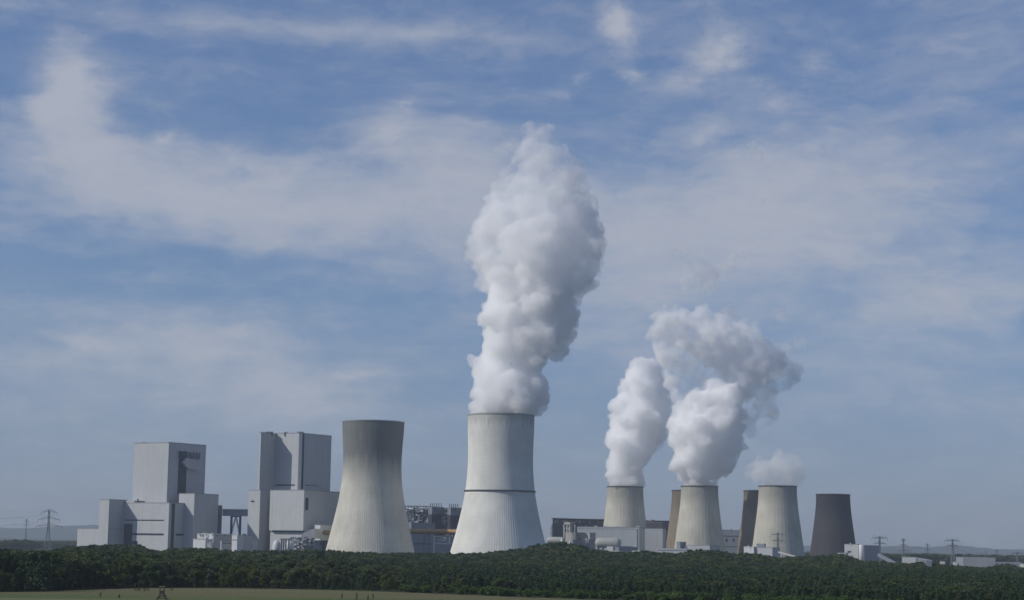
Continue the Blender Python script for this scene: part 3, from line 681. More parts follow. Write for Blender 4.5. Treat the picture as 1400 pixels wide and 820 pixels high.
for k in range(4):
    z0_, z1_ = k * (pa.z - 2.6) / 4, (k + 1) * (pa.z - 2.6) / 4; f0, f1 = 1 - .11 * k, 1 - .11 * (k + 1)
    for dy in (-3, 3):
        mb.bar((cx_.x - 4.2 * f0, cx_.y + dy * f0, z0_), (cx_.x + 4.2 * f1, cx_.y + dy * f1, z1_), .45); mb.bar((cx_.x + 4.2 * f0, cx_.y + dy * f0, z0_), (cx_.x - 4.2 * f1, cx_.y + dy * f1, z1_), .45)
        mb.bar((cx_.x - 4.2 * f1, cx_.y + dy * f1, z1_), (cx_.x + 4.2 * f1, cx_.y + dy * f1, z1_), .5)
mb.build('trestle', M_GALV, rt)
p = P(586.8, 722.2, 2076); MB().prism([(p.x - 1, p.y - 1), (p.x + 1, p.y - 1), (p.x + 1, p.y + 1), (p.x - 1, p.y + 1)], pa.z + 2.4, p.z + 1).build('valve_box', M_WHITE, rt)
pa, pb = P(441.5, 727.3, 1964), P(458, 727.3, 1972); pb.z = pa.z
lagged_pipe(pa, pb, 1.9, 'short ochre pipe end between the white box and the stained tower')

# ------------------------------------------------------------------ old plant seen between the two large towers
E1 = Block(590.8, 692.6, 2420, 586, 606.5); r1 = root_at('old_boiler_house', E1, label='old dark boiler house with two rows of stub chimneys, between the two large towers', cat='power plant building')
o1 = mk_block('filter_box', E1, M_CLADB, r1); 
E1b = Block(590.5, 702.4, 2419, 585.5, 607); E1b.z0 = 0; mk_block('boiler_block', E1b, M_DARKP, r1, cap=False)
E2 = Block(616.4, 693.6, 2410, 612, 634); mk_block('filter_box', E2, M_CLADB, r1)
E2b = Block(616.1, 703.4, 2409, 611.6, 635); mk_block('boiler_block', E2b, M_DARKP, r1, cap=False)
for xs_, yt_, yb_, blk in (((588.4, 591.2, 594, 597, 599.8, 603), 687.2, 693, E1), ((614.8, 617.4, 620, 622.8, 625.6), 688.4, 694, E2)):
    for x in xs_:
        q = P(x, yb_, blk.c[1] + 8); MB().bar((q.x, q.y, q.z - 3), (q.x, q.y, P(x, yt_, q.y).z), 1.3, 12).build('chimney', M_STEEL, r1)
mb = MB()
for (x0, x1, y0, y1, D_) in ((554, 590, 691, 715, 2440), (604, 616, 694, 712, 2430)):
    q0, q1 = P(x0, y0, D_), P(x1, y0, D_); zb_ = P(x0, y1, D_).z
    n = max(2, int((x1 - x0) / 4))
    for i in range(n + 1):
        X_ = q0.x + (q1.x - q0.x) * i / n
        for dy in (0, 9): mb.bar((X_, D_ + dy, 0), (X_, D_ + dy, q0.z), .8)
    for j in range(6):
        z_ = q0.z + (zb_ - q0.z) * j / 5
        for dy in (0, 9): mb.bar((q0.x, D_ + dy, z_), (q1.x, D_ + dy, z_), .9)
mb.build('steel_frame', M_STEEL, r1)
mb = MB()
for (x0, x1, y0, y1, D_) in ((556, 589, 693, 714, 2452), (604, 617, 695, 712, 2445)):
    q0, q1 = P(x0, y0, D_), P(x1, y0, D_); mb.prism([(q0.x, D_), (q1.x, D_), (q1.x, D_ + 8), (q0.x, D_ + 8)], 0, q0.z)
mb.build('rear_wall', M_CLADB, r1)
clutter(21, 555, 590, 693, 714, 2434, r1, 90, [('pipe', M_CLADB), ('duct', M_CLADW), ('platform', M_JOINT), ('vessel', M_CLAD)], dd=5, wmax=2.2)
clutter(22, 604, 616, 695, 713, 2424, r1, 40, [('pipe', M_STEEL), ('duct', M_CLADW), ('platform', M_JOINT)], dd=4, wmax=1.8)
E3 = ((566.5, 714.2, 2300, 562, 594)); simple('turbine_hall', 'blue grey hall behind the left half of the ochre pipe', 'works building', (562.5, 714.2, 2300, 556, 595), M_CLADB, [('window_or_shade_band', M_GLASS, ('R', 566, 742, 590, 743.5))])
r1, b_, o1 = simple('switch_house', 'low blue grey hall with a thin white stripe, beside the foot of the tallest tower', 'works building', (594, 733, 2250, 593.4, 634), M_CLADB, [('stripe', M_WHITE, ('R', 595, 741.6, 617, 743.4))])
rt = empty('pipe_rack', (P(606, 735, 2200).x, 2200, 0), 0, label='blue steel pipework below the right half of the ochre pipe', cat='pipe rack')
clutter(23, 594, 622, 730, 740.5, 2200, rt, 26, [('pipe', M_STEEL), ('frame_bar', M_BSTEEL), ('vessel', M_CLAD)], dd=6)

# ------------------------------------------------------------------ old power station on the right of the tallest tower
R2 = R(12)
F1 = Block(770, 708.2, 2830, 754.5, 918, rot=R(38)); 
F1 = Block(755.5, 708.2, 2900, 754.2, 828, rot=R(78))
rf = empty('old_boiler_house', (F1.c[0], F1.c[1], 0), 0, label='long low soot dark boiler house behind the leftmost squat tower', cat='power plant building', )
a0 = P(755, 708.4, 2880); a1 = P(918, 711.5, 2990)
def slab(a, b, depth, z0, z1, mb=None):
    a = Vector((a[0], a[1])); b = Vector((b[0], b[1])); d = (b - a).normalized(); n = Vector((-d.y, d.x)) * depth
    return (mb or MB()).prism([a, b, b + n, a + n], z0, z1)
dirv = Vector((a1.x - a0.x, a1.y - a0.y)).normalized()
zt_ = a0.z
def fslab(g, z0, z1):
    b0 = P(755.6, 708.4, 2930); b1 = P(918, 711.5, 3040); return MB().prism([(a0.x + g, a0.y + g), (a1.x - g, a1.y + g), (b1.x - g, b1.y), (b0.x + g * 2, b0.y)], z0, z1)
fslab(0, 0, zt_ - 9).build('lower_wall', M_DARKP, rf)
fslab(.6, zt_ - 9, zt_).build('upper_wall', M_BROWNP, rf)
mb = MB(); slab((a0.x - 1, a0.y - .6), (a1.x, a1.y - .6), 1.0, zt_ - .2, zt_ + 1.1, mb); slab((a0.x - 1, a0.y - .6), (a1.x, a1.y - .6), 1.0, zt_ - 10, zt_ - 9, mb); mb.build('cornice', M_JOINT, rf)
rr3 = random.Random(9)
mb = MB(); mb2 = MB(); mb3 = MB()
for i in range(46):
    t = (i + rr3.random() * .5) / 46; q = Vector((a0.x, a0.y)).lerp(Vector((a1.x, a1.y)), t); w_ = rr3.uniform(1, 2.4); h_ = rr3.uniform(.8, 3)
    if t < .4 or rr3.random() < .5: mb.prism([(q.x - w_, q.y + 2), (q.x + w_, q.y + 2), (q.x + w_, q.y + 6), (q.x - w_, q.y + 6)], zt_ + .01, zt_ + h_ * (.5 if t < .5 else 1)); mb.build('roof_box', M_BROWNP, rf); mb = MB()
    if rr3.random() < .75: mb2.prism([(q.x - w_ * .8, q.y - .9), (q.x + w_ * .8, q.y - .9), (q.x + w_ * .8, q.y + 1.2), (q.x - w_ * .8, q.y + 1.2)], zt_ - rr3.uniform(5, 8), zt_ - rr3.uniform(1.5, 3.5)); mb2.build('wall_panel', mat('faded_panels', (.33, .30, .27), .8, amp=.5, scale=12), rf); mb2 = MB()
mb = MB()
for k, y in enumerate((720, 722.2, 726.2, 728.4, 731, 735)):
    q = P(752.6 - (k % 2) * .8, y, 2876); MB().bar(q, (a0.x + 2, q.y, q.z), .8).build('balcony', M_STEEL, rf)
q = P(753, 719, 2876); mb.bar((q.x + .8, q.y, 4), (q.x + .8, q.y, q.z), .6); mb.build('side_stair', M_STEEL, rf)
for x0_, x1_, yt_, D_ in ((881, 905, 718, 2985), ):
    q0, q1 = P(x0_, 711.5, D_), P(x1_, 711.5, D_)
simple('brown_hall', 'narrow brownish hall wedged between two squat towers, behind grey halls', 'power plant building', (905.5, 714, 2930, 884, 918), M_BROWNP, [('roof_block', M_BROWNP, (893, 711.5, 2935, 884, 896))], rot=R2)

G1, gb, go = simple('turbine_hall', 'long flat grey hall in front of the leftmost squat tower', 'works building', (874, 720.6, 2600, 789, 882), M_CLAD, [('rear_block', M_CLAD, (906, 722.4, 2690, 881, 911)), ('window_strip', M_CLADW, ('L', 869.5, 723, 871, 752)), ('joint', M_ROOF, ('L', 790, 721.4, 873.4, 722.8))], rot=R2)
lumps(31, 800, 874, 717.8, 721, 2640, 16, M_WHITE, G1, 'roof_vent', .7, 1.2)
lumps(32, 884, 904, 721, 723.4, 2720, 6, M_WHITE, G1, 'roof_vent', .7, 1.2)
mb = MB()
for k in range(8):
    y = 724 + 3.1 * k; g = gb.onL(870, y, 871.6, y + 1.2, .9); sub('stair_landing', g, M_JOINT, go, G1)
simple('control_block', 'beige cube with an ochre patch, left end of the long grey hall', 'works building', (806.5, 728, 2480, 786.3, 814.4), M_BEIGE, [('window', M_JOINT, ('L', 791, 735, 793.2, 737)), ('stripe', M_RUST, ('L', 787.5, 730, 791, 732.5)), ('front_step', M_CLADB, (805, 737, 2476, 803, 812))])
CT = Block(784, 727.4, 2470, 773.2, 787); rt = root_at('coal_tower', CT, label='beige framed hoist tower beside the beige cube, in front of the soot dark house', cat='works building')
mk_block('base_block', CT, M_BEIGE, rt)
H1 = Block(779.5, 713.2, 2475, 771.2, 786); H1.z0 = P(779.5, 716.2, 2475).z; mk_block('head_house', H1, M_BEIGE, rt, cap=False)
mb = MB()
for a_ in (.5, H1.a * .5, H1.a - .5):
    for b2_ in (.5, H1.b - .5): mb.bar((*H1.at(a_, b2_), 0), (*H1.at(a_, b2_), H1.z0), 1.1)
for z_ in (H1.z0 - 5, H1.z0 - 11): mb.bar((*H1.at(0, .5), z_), (*H1.at(H1.a, .5), z_), .7)
mb.build('tower_legs', M_BEIGE, rt)
slab2 = Block(779, 717, 2480, 774.5, 783); mk_block('inner_shaft', slab2, M_CLAD, rt, cap=False)
for x in (770.8, 786.2): q = P(x, 719, 2468); mb = MB().bar((q.x, q.y, 0), (q.x, q.y, q.z), .9, 10).bar((q.x, q.y, q.z), (q.x, q.y, q.z + 1.6), 2, 10); mb.build('vent_pipe', M_WHITE, rt)

def capsule(name, x0, x1, ytop, ybot, D, label, m=M_VESSEL):
    a, b = P(x0, ytop, D), P(x1, ytop, D - 8); r_ = (a.z - P(x0, ybot, D).z) / 2; zc = a.z - r_
    rt = empty(name, (a.x, D, 0), 0, label=label, cat='tank', group='rounded pale vessels at the old plant')
    n = 28; d = Vector((b.x - a.x, b.y - a.y, 0)); Ln = d.length; d.normalize(); u = Vector((-d.y, d.x, 0)); vs = []
    st = [(t, math.sqrt(max(0, 1 - (1 - t) ** 2))) for t in (.02, .1, .25, .45, .7, 1)]
    pr = [(r_ * .9 * t, r_ * q) for t, q in st] + [(Ln - r_ * .9 * t, r_ * q) for t, q in reversed(st)]
    for s_, q in pr: vs += [Vector((a.x, D, zc)) + d * s_ + u * (q * math.cos(2 * math.pi * i / n)) + Vector((0, 0, q * math.sin(2 * math.pi * i / n))) for i in range(n)]
    k = len(pr); fs = [(j * n + i, j * n + (i + 1) % n, (j + 1) * n + (i + 1) % n, (j + 1) * n + i) for j in range(k - 1) for i in range(n)] + [tuple(range(n))[::-1], tuple(range((k - 1) * n, k * n))]
    MB().add(vs, fs).build('vessel', m, rt, True)
    mb = MB()
    for t in (.12, .3, .5, .7, .88):
        mb = MB(); q = Vector((a.x, D, 0)) + d * (Ln * t); mb.prism([q + u * r_ * .8 - d * .5, q - u * r_ * .8 - d * .5, q - u * r_ * .8 + d * .5, q + u * r_ * .8 + d * .5], 0, zc - r_ * .3); mb.build('saddle', M_STEEL, rt)
    return rt
capsule('gas_duct', 813.8, 849.5, 734.2, 748, 2430, 'fat pale rounded duct before the long grey hall, right of the beige cube')
capsule('gas_duct', 747.5, 772, 733.2, 742.5, 2440, 'pale rounded duct just right of the tallest tower, under the soot dark house')
for i, (x, y, r_, l_) in enumerate(((768.5, 734.6, 2.3, 'small white domed tank left of the hoist tower, over the tree tops'), (774.5, 737.4, 1.5, 'tiny white tank below the hoist tower base'), (779.3, 737.6, 1.6, 'white tank tucked between the hoist tower and the beige cube'))):
    tank('storage_tank', x, y, r_, 2420, M_WHITE, l_, 'tank', .5, group='small white tanks below the hoist tower', band=False)
simple('valve_house', 'small blue grey box under the hoist tower beside white tanks', 'works building', (783.5, 737.5, 2415, 781.4, 789), M_CLADB)
simple('loading_shed', 'sloping grey shed under the right end of the fat rounded duct', 'works building', (838, 746.3, 2400, 829.6, 866), M_CLAD, [('roof_block', M_CLADB, (846, 747.6, 2390, 841, 872))])
simple('canopy', 'low white roofed canopy at the foot of the long grey hall', 'works building', (847, 753, 2370, 836, 852), M_CLADW)
simple('canopy', 'low long white canopy at the right foot of the long grey hall', 'works building', (879.8, 753, 2365, 864, 885), M_CLADW, [('window_or_shade_band', M_JOINT, ('L', 866, 755, 878, 756))])
lumps(33, 846, 866, 752.8, 755, 2372, 6, M_WHITE, bpy.data.objects['canopy'], 'roof_cowl', .4, .7)

simple('long_shed', 'long flat roofed shed before the left foot of the streaky squat tower', 'works building', (939, 750, 2440, 897.5, 946), M_CLADW, [('window_or_shade_band', M_CLADB, ('L', 899, 750.8, 938, 752.4))], rot=R2)
simple('pump_house', 'grey cube on the long shed roof, before the streaky squat tower', 'works building', (930, 740.6, 2460, 925, 938), M_CLADB, rot=ROT)
simple('workshop', 'pale low workshop under the right half of the streaky squat tower', 'works building', (970.4, 745.4, 2450, 936, 986), M_CLAD, rot=R(24))
BT, bb, bo = simple('old_boiler_house', 'blue dark boiler house filling the gap between streaky tower and brown tower', 'power plant building', (1012, 724.6, 3050, 984, 1020), M_CLADB, [('window_or_shade_band', M_JOINT, ('L', 986, 731.5, 1011, 733)), ('window', M_JOINT, ('L', 992, 735.5, 994.6, 740)), ('window', M_JOINT, ('L', 1001.5, 735.5, 1004, 740)), ('window_or_shade_band', M_JOINT, ('L', 986, 746, 1011, 747.2))], rot=R2)
lumps(35, 985, 1012, 722.8, 725.4, 3070, 9, M_DARKP, BT, 'roof_plant', .8, 1.6)
H_, hb, ho = simple('workshop', 'pale workshop with a dark roof box before the rightmost pale squat tower', 'works building', (1056, 748.2, 2300, 1030.5, 1066.5), M_CLAD, [('west_block', M_CLADW, (1030.6, 747.2, 2310, 1017, 1040.5)), ('roof_box', M_CLADB, (1045, 743.2, 2320, 1034.2, 1047))])
lumps(36, 1022, 1025, 744.5, 747.5, 2318, 2, M_WHITE, H_, 'roof_vent', .7, 1.2)
q0, q1 = P(1064, 754, 2290), P(1087, 760, 2280)
rt = empty('covered_conveyor', (q0.x, q0.y, 0), 0, label='thin white sloping conveyor right of the workshop with the roof box', cat='conveyor')
MB().bar(q0, q1, 1.8).build('gallery', M_WHITE, rt); mb = MB()
for t in (.1, .4, .7, .95): q = q0.lerp(q1, t); MB().bar((q.x, q.y, 0), (q.x, q.y, q.z - .8), .5).build('leg', M_STEEL, rt)

I_, ib, io = simple('crusher_house', 'grey crusher house with rounded silo at the foot of the dark sooty tower', 'works building', (1173.4, 743.8, 2350, 1154.5, 1176), M_CLAD, [('window', M_JOINT, ('L', 1158.6, 752.4, 1163.4, 754.6)), ('window', M_JOINT, ('L', 1163.2, 752.4, 1163.6, 754.6)), ('low_wing', M_CLAD, (1156, 755.6, 2345, 1145.5, 1160)), ('rear_block', M_CLADB, (1181.5, 745.2, 2340, 1180.6, 1202.6))])
q = P(1178, 744.2, 2344); lathe(q.x, q.y, [(0, 3.6), (q.z, 3.6), (q.z + .3, 3.2)], 28).build('silo', M_CLADW, I_, True)
lumps(37, 1161, 1164, 741, 744, 2360, 2, M_WHITE, I_, 'roof_vent', .7, 1.1)
q0, q1 = P(1201, 757.5, 2330), P(1224, 770, 2315)
rt = empty('covered_conveyor', (q0.x, q0.y, 0), 0, label='dark sloping conveyor running down right from the crusher house', cat='conveyor')
MB().bar(q0, q1, 4.2).build('gallery', M_CLADB, rt); mb = MB()
for t in (.1, .5, .62): q = q0.lerp(q1, t); MB().bar((q.x, q.y, 0), (q.x, q.y, q.z), 1.0).build('leg', M_STEEL, rt)
# scattered sheds at right
simple('white_shed', 'small white shed with roof vents right of the crusher conveyor', 'shed', (1251, 761.4, 2380, 1233.4, 1253), M_WHITE, [('rear_block', M_CLADB, (1254, 762, 2385, 1250, 1274))], rot=R2)
lumps(38, 1236, 1257, 759.9, 761.8, 2400, 4, M_WHITE, bpy.data.objects['white_shed'], 'roof_vent', .5, .8)
simple('white_shed', 'tiny white flat shed left of the tall double armed pylon', 'shed', (1290, 767.2, 2360, 1285, 1292), M_WHITE, rot=R2)
simple('white_shed', 'tiny white hut touching the foot of the double armed pylon', 'shed', (1306, 767.8, 2350, 1302.6, 1308), M_WHITE, [('window', M_JOINT, ('L', 1304, 769.5, 1305.4, 771))], rot=R2)
J, jb, jo = simple('storage_hall', 'long light grey storage hall low behind the trees on the right', 'works building', (1346, 761.8, 2400, 1307, 1361), M_MID, rot=R2)
lumps(39, 1308, 1346, 760.6, 762.4, 2410, 12, M_JOINT, J, 'roof_plant', .3, .8)
simple('storage_hall', 'low dull grey hall between the light grey hall and right edge', 'works building', (1392, 768.6, 2340, 1357, 1396), M_CLADB, [('roof_block', M_CLADB, (1384, 774.6, 2200, 1366, 1386))], rot=R2)
simple('white_shed', 'white flat sided shed cut by the right edge of the photo', 'shed', (1408, 770.4, 2300, 1393.2, 1416), M_WHITE, rot=R2)

# ------------------------------------------------------------------ power pylons
def pylon(px, ytop, D, arms, label, w0=7.5, wt=1.4, th=.42, curved=False, horns=False):
    t = P(px, ytop, D); H = t.z
    rt = empty('power_pylon', (t.x, D, 0), 0, label=label, cat='pylon', group='lattice power pylons')
    mb = MB(); n = 9
    def wd(z): return (w0 + (wt - w0) * min(1, (z / H) / .62)) / 2 if z < H * .62 else wt / 2
    zs = [H * (1 - (1 - i / n) ** 1.0) for i in range(n + 1)]
    for k in range(n):
        a, b = wd(zs[k]), wd(zs[k + 1])
        for sx, sy in ((-1, -1), (1, -1), (1, 1), (-1, 1)): mb.bar((t.x + sx * a, D + sy * a, zs[k]), (t.x + sx * b, D + sy * b, zs[k + 1]), th)
        for sy in (-1, 1):
            mb.bar((t.x - a, D + sy * a, zs[k]), (t.x + b, D + sy * b, zs[k + 1]), th * .6); mb.bar((t.x + a, D + sy * a, zs[k]), (t.x - b, D + sy * b, zs[k + 1]), th * .6)
            mb.bar((t.x - b, D + sy * b, zs[k + 1]), (t.x + b, D + sy * b, zs[k + 1]), th * .6)
    mb.build('mast', M_GALV, rt)
    tips = []
    for y, xl, xr in arms:
        l, r_ = P(xl, y, D), P(xr, y, D); z = (l.z + r_.z) / 2; mb = MB(); dr = (1.6 if curved else 0)
        for s_, e in ((-1, l), (1, r_)):
            X0 = t.x; ln = e.x - X0
            for q in range(6):
                f0, f1 = q / 6, (q + 1) / 6
                q5 = 1.5 if curved else .7
                zl = lambda f: z + q5 * (1 - f) - dr * f * f
                zu = lambda f: z + q5 * 2 * (1 - f) - dr * f * f
                mb.bar((X0 + ln * f0, D - .6, zl(f0) - q5 * (1 - f0)), (X0 + ln * f1, D - .6, zl(f1) - q5 * (1 - f1)), th)
                mb.bar((X0 + ln * f0, D + .6, zu(f0)), (X0 + ln * f1, D + .6, zu(f1)), th * .8)
                mb.bar((X0 + ln * f0, D, zu(f0)), (X0 + ln * f1, D, zl(f1) - q5 * (1 - f1)), th * .6)
            for f in (.55, 1):
                tp = Vector((X0 + ln * f, D, z - dr * f * f)); mb.bar(tp, tp - Vector((0, 0, 3)), .3); tips.append(tp - Vector((0, 0, 3)))
        if horns and y == arms[0][0]:
            for e in (l, r_):
                X1 = t.x + (e.x - t.x) * .55; X2 = t.x + (e.x - t.x) * .75; mb.bar((t.x + (e.x - t.x) * .25, D, z + 1), (X2, D, z + 4.2), th * .5); mb.bar((X2, D, z + 4.2), (X2 + (e.x - t.x) * .08, D, z), th * .5)
        mb.build('cross_arm', M_GALV, rt)
    return rt, tips
k1, tips1 = pylon(67.3, 697, 2250, [(698.6, 56, 78.5), (708.4, 52, 82), (717.8, 48.5, 85.5)], 'tall three armed lattice pylon left of the boiler houses', 8, 1.8, .38, True)
pylon(36.5, 708, 3600, [(712, 33, 40), (717, 31.5, 41.5)], 'very faint distant pylon far left of the tall three armed one', 6, 1.2, .3)
pylon(1063.4, 727.4, 2400, [(730, 1054, 1074.5), (738.4, 1055.5, 1072.5)], 'pylon standing before the rightmost pale squat tower', 5, 1.6, .5)
_, tA = pylon(1202.5, 732.4, 2500, [(735, 1191.5, 1213.5), (742, 1194, 1211)], 'double armed pylon directly behind the right end of the crusher house', 6, 1.8, .55, horns=True)
_, tB = pylon(1235, 735.6, 2900, [(737.4, 1232, 1238.6), (744.6, 1230.4, 1240.8), (752, 1228, 1246)], 'three armed pylon behind the white shed with roof vents', 6, 1.5, .5)
_, tC = pylon(1268, 742.4, 3500, [(744.5, 1264.4, 1271.6), (751, 1264, 1272.6)], 'fainter slim pylon between two larger ones on the right', 6, 1.4, .45)
_, tD = pylon(1302.3, 736.2, 2480, [(738.6, 1291.6, 1312.2), (745.2, 1294, 1310)], 'double armed pylon at the left end of the light grey hall', 6.5, 1.8, .5, horns=True)
_, tE = pylon(1362.5, 750.5, 4200, [(752.5, 1358.5, 1366.5), (757.5, 1357.5, 1367.5)], 'faint distant pylon against the hills beyond the light grey hall', 6, 1.4, .45)
pylon(1347.5, 752, 4600, [(754, 1344, 1351), (758.5, 1343.5, 1351.5)], 'faintest distant pylon above the light grey hall roof', 6, 1.4, .4)
_, tF = pylon(1390.5, 754, 2600, [(755.8, 1381.5, 1400), (762, 1383.5, 1398)], 'low pylon nearest the right edge of the photo', 6, 1.6, .5)
def wires(t0, t1, label, sag=9):
    mb = MB()
    for a, b in zip(t0, t1):
        pr = a
        for i in range(1, 15):
            f = i / 14; q = a.lerp(b, f) - Vector((0, 0, sag * 4 * f * (1 - f))); mb.bar(pr, q, .12, 3); pr = q
    o = mb.build('power_line', M_STEEL, None); tag(o, label, 'power line', 'power lines on the pylons')
wires(tA, tD, 'thin sagging wires between the two double armed pylons on the right')
wires(tD, tF, 'thin sagging wires from double armed pylon to low pylon at right edge')
far = [t + Vector((-420, 500, 6)) for t in tips1]; wires(tips1, far, 'thin sagging wires leaving the tall three armed pylon at far left')

# ------------------------------------------------------------------ raised hides
def hide(px, ybase, D, ztop_px, label, kind):
    g = P(px, ybase, D); g.z = 0; top = P(px, ztop_px, D).z
    rt = empty('hunting_hide', (g.x, D, 0), 0, label=label, cat='raised hide')
    hb_ = 1.7 if kind == 'open' else 1.9; fz = top - hb_ - .3
    for sx, sy in ((-1, -1), (1, -1), (1, 1), (-1, 1)):
        MB().bar((g.x + sx * 1.35, D + sy * 1.1, 0), (g.x + sx * .45, D + sy * .45, fz), .17).build('leg', M_WOOD, rt)
    mb = MB()
    for z_ in (fz * .35, fz * .7):
        w_ = 1.35 - .9 * z_ / fz
        for sy in (-1, 1): mb.bar((g.x - w_, D + sy * (w_ * .85), z_), (g.x + w_, D + sy * (w_ * .85), z_), .14)
        for sx in (-1, 1): mb.bar((g.x + sx * w_, D - w_ * .85, z_), (g.x + sx * w_, D + w_ * .85, z_), .14)
    mb.bar((g.x - 1.5, D - 1.2, 0), (g.x + .8, D - .8, fz), .12); mb.build('braces', M_WOOD, rt)
    m_ = M_WOOD if kind == 'open' else mat('dark_green_boards', (.03, .07, .055), .8, amp=.3, scale=10)
    w_ = .62
    def q4(a, b, c, d): return [(g.x + a, D + b), (g.x + c, D + b), (g.x + c, D + d), (g.x + a, D + d)]
    cb_ = MB().prism(q4(-w_, -w_, w_, w_), fz, fz + .15)
    hh = .9 if kind == 'open' else 1.75
    for s_ in (q4(-w_, -w_, w_, -w_ + .1), q4(-w_, w_ - .1, w_, w_), q4(-w_, -w_ + .1, -w_ + .1, w_ - .1), q4(w_ - .1, -w_ + .1, w_, w_ - .1)): cb_.prism(s_, fz + .15, fz + hh)
    cb_.build('cabin', m_, rt)
    mb = MB()
    if kind == 'open':
        for sx in (-1, 1):
            for sy in (-1, 1): mb.bar((g.x + sx * .55, D + sy * .55, fz + .9), (g.x + sx * .55, D + sy * .55, fz + 1.75), .1)
    mb.prism(q4(-.75, -.8, .75, .8), [top - .25, top - .25, top - .0, top - .0], [top - .13, top - .13, top + .12, top + .12]); mb.build('roof', m_, rt)
    lad = MB(); x_ = g.x + 1.3
    for sx in (0, .55): lad.bar((x_ + 1.1 + sx * .2, D - 1.4 - sx, 0), (x_ + sx * .2 - .5, D - .9 - sx * .5, fz + .2), .1)
    for i in range(9):
        f = (i + 1) / 10; lad.bar((x_ + 1.1 - 1.6 * f, D - 1.4 + .5 * f, fz * f), (x_ + 1.21 - 1.6 * f, D - 1.95 + .8 * f, fz * f), .07)
    lad.build('ladder', M_WOOD, rt)
    return rt
hide(221, 821, 490, 801, 'open wooden raised hide on splayed legs at the meadow, lower left', 'open')
hide(793, 806, 640, 798.5, 'dark green closed raised hide among bushes below the long grey hall', 'closed')


# ------------------------------------------------------------------ steam plumes
def steam_mat(name, dens, soft=0.0, scale=.045, g=.0, rate=.12):
    m = bpy.data.materials.new(name); m.use_nodes = True; t = m.node_tree; t.nodes.clear()
    o = t.nodes.new('ShaderNodeOutputMaterial'); v = t.nodes.new('ShaderNodeVolumePrincipled')
    v.inputs['Color'].default_value = (.996, .996, .998, 1); v.inputs['Density'].default_value = dens; v.inputs['Anisotropy'].default_value = g
    v.inputs['Density Attribute'].default_value = ''; v.inputs['Temperature Attribute'].default_value = ''
    t.links.new(v.outputs[0], o.inputs['Volume'])
    if soft:
        m.cycles.volume_step_rate = rate
        tcn = t.nodes.new('ShaderNodeTexCoord'); n = t.nodes.new('ShaderNodeTexNoise'); n.inputs['Scale'].default_value = scale; n.inputs['Detail'].default_value = 4; n.inputs['Roughness'].default_value = .6
        t.links.new(tcn.outputs['Object'], n.inputs[0]); r_ = t.nodes.new('ShaderNodeMapRange')
        r_.inputs[1].default_value = .5 - .22 * (1 - soft); r_.inputs[2].default_value = .66; r_.inputs[3].default_value = 0; r_.inputs[4].default_value = dens * 2.2
        t.links.new(n.outputs[0], r_.inputs[0]); t.links.new(r_.outputs[0], v.inputs['Density'])
    return m
def ico_template(sub_):
    bm = bmesh.new(); bmesh.ops.create_icosphere(bm, subdivisions=sub_, radius=1); bm.verts.ensure_lookup_table()
    v = np.array([x.co[:] for x in bm.verts]); f = np.array([[q.index for q in x.verts] for x in bm.faces]); bm.free(); return v, f
ICO2 = ico_template(2)
def steam_mesh(name, blobs, D, root, m, seed, voxel=2.4, levels=((16, .40), (6, .42), (3, .45)), disp=3.0, squash=.85, dj=.35, fine=0, zmin=None):
    """blobs: (x, y, r) pixels; lobes grow on their surfaces in two generations, the union is remeshed and roughened"""
    rs = np.random.RandomState(seed); sph = []
    for b in blobs:
        x, y, r = b[:3]; off = b[3] if len(b) > 3 else 0
        rr_ = r * D / FPX; dY = rs.uniform(-1, 1) * rr_ * dj + off
        c = P(x, y, D + dY); sph.append((np.array(c), rr_ * .88, 0))
    base = list(sph)
    gen = base
    for n, k in levels:
        nxt = []
        for c, r, _ in gen:
            for i in range(n):
                d = rs.normal(size=3); d /= np.linalg.norm(d)
                q = c + d * r * rs.uniform(.72, .98); q[2] = max(q[2], 20)
                nxt.append((q, r * k * rs.uniform(.55, 1.25), 0))
        sph += nxt; gen = nxt
    V, F = ICO2; vs = []; fs = []; o = 0
    for c, r, _ in sph:
        if r < voxel * .8: continue
        vs.append(V * r * np.array([1, 1, squash * 1.05]) + c); fs.append(F + o); o += len(V)
    vs = np.concatenate(vs); fs = np.concatenate(fs)
    base_loc = np.array(root.location)
    me = bpy.data.meshes.new(name); me.from_pydata((vs - base_loc).tolist(), [], fs.tolist())
    ob = bpy.data.objects.new(name, me); COL.objects.link(ob)
    md = ob.modifiers.new('r', 'REMESH'); md.mode = 'VOXEL'; md.voxel_size = voxel
    for sz, st_ in ((26, disp), (9, disp * .8), (3.5, disp * .5)):
        tx = bpy.data.textures.new('steam', 'CLOUDS'); tx.noise_scale = sz; tx.noise_depth = 3
        d = ob.modifiers.new('d', 'DISPLACE'); d.texture = tx; d.strength = st_ * 2; d.mid_level = .5; d.texture_coords = 'LOCAL'
    dg = bpy.context.evaluated_depsgraph_get(); m2 = bpy.data.meshes.new_from_object(ob.evaluated_get(dg)); m2.name = name
    if zmin is not None:
        co = np.zeros(len(m2.vertices) * 3, dtype=np.float32); m2.vertices.foreach_get('co', co); co = co.reshape(-1, 3); co[:, 2] = np.maximum(co[:, 2], zmin - base_loc[2]); m2.vertices.foreach_set('co', co.ravel()); m2.update()
    bpy.data.objects.remove(ob); m2.materials.clear(); m2.materials.append(m)
    ob = bpy.data.objects.new(name, m2); COL.objects.link(ob); ob.parent = root
    return ob
def plume(label, xc, D): 
    c = P(xc, hor(xc), D); return empty('steam_plume', (c.x, D, 60), 0, label=label, cat='steam plume', group='steam plumes of the cooling towers')
STEP = 1
M_ST1 = steam_mat('dense_steam', .13)
M_ST2 = steam_mat('thinning_steam', .036, .6)
M_ST3 = steam_mat('faint_steam', .026, .5)
r1 = plume('tallest white steam plume, rising from the tallest pale tower into the clouds', 686, 1912)
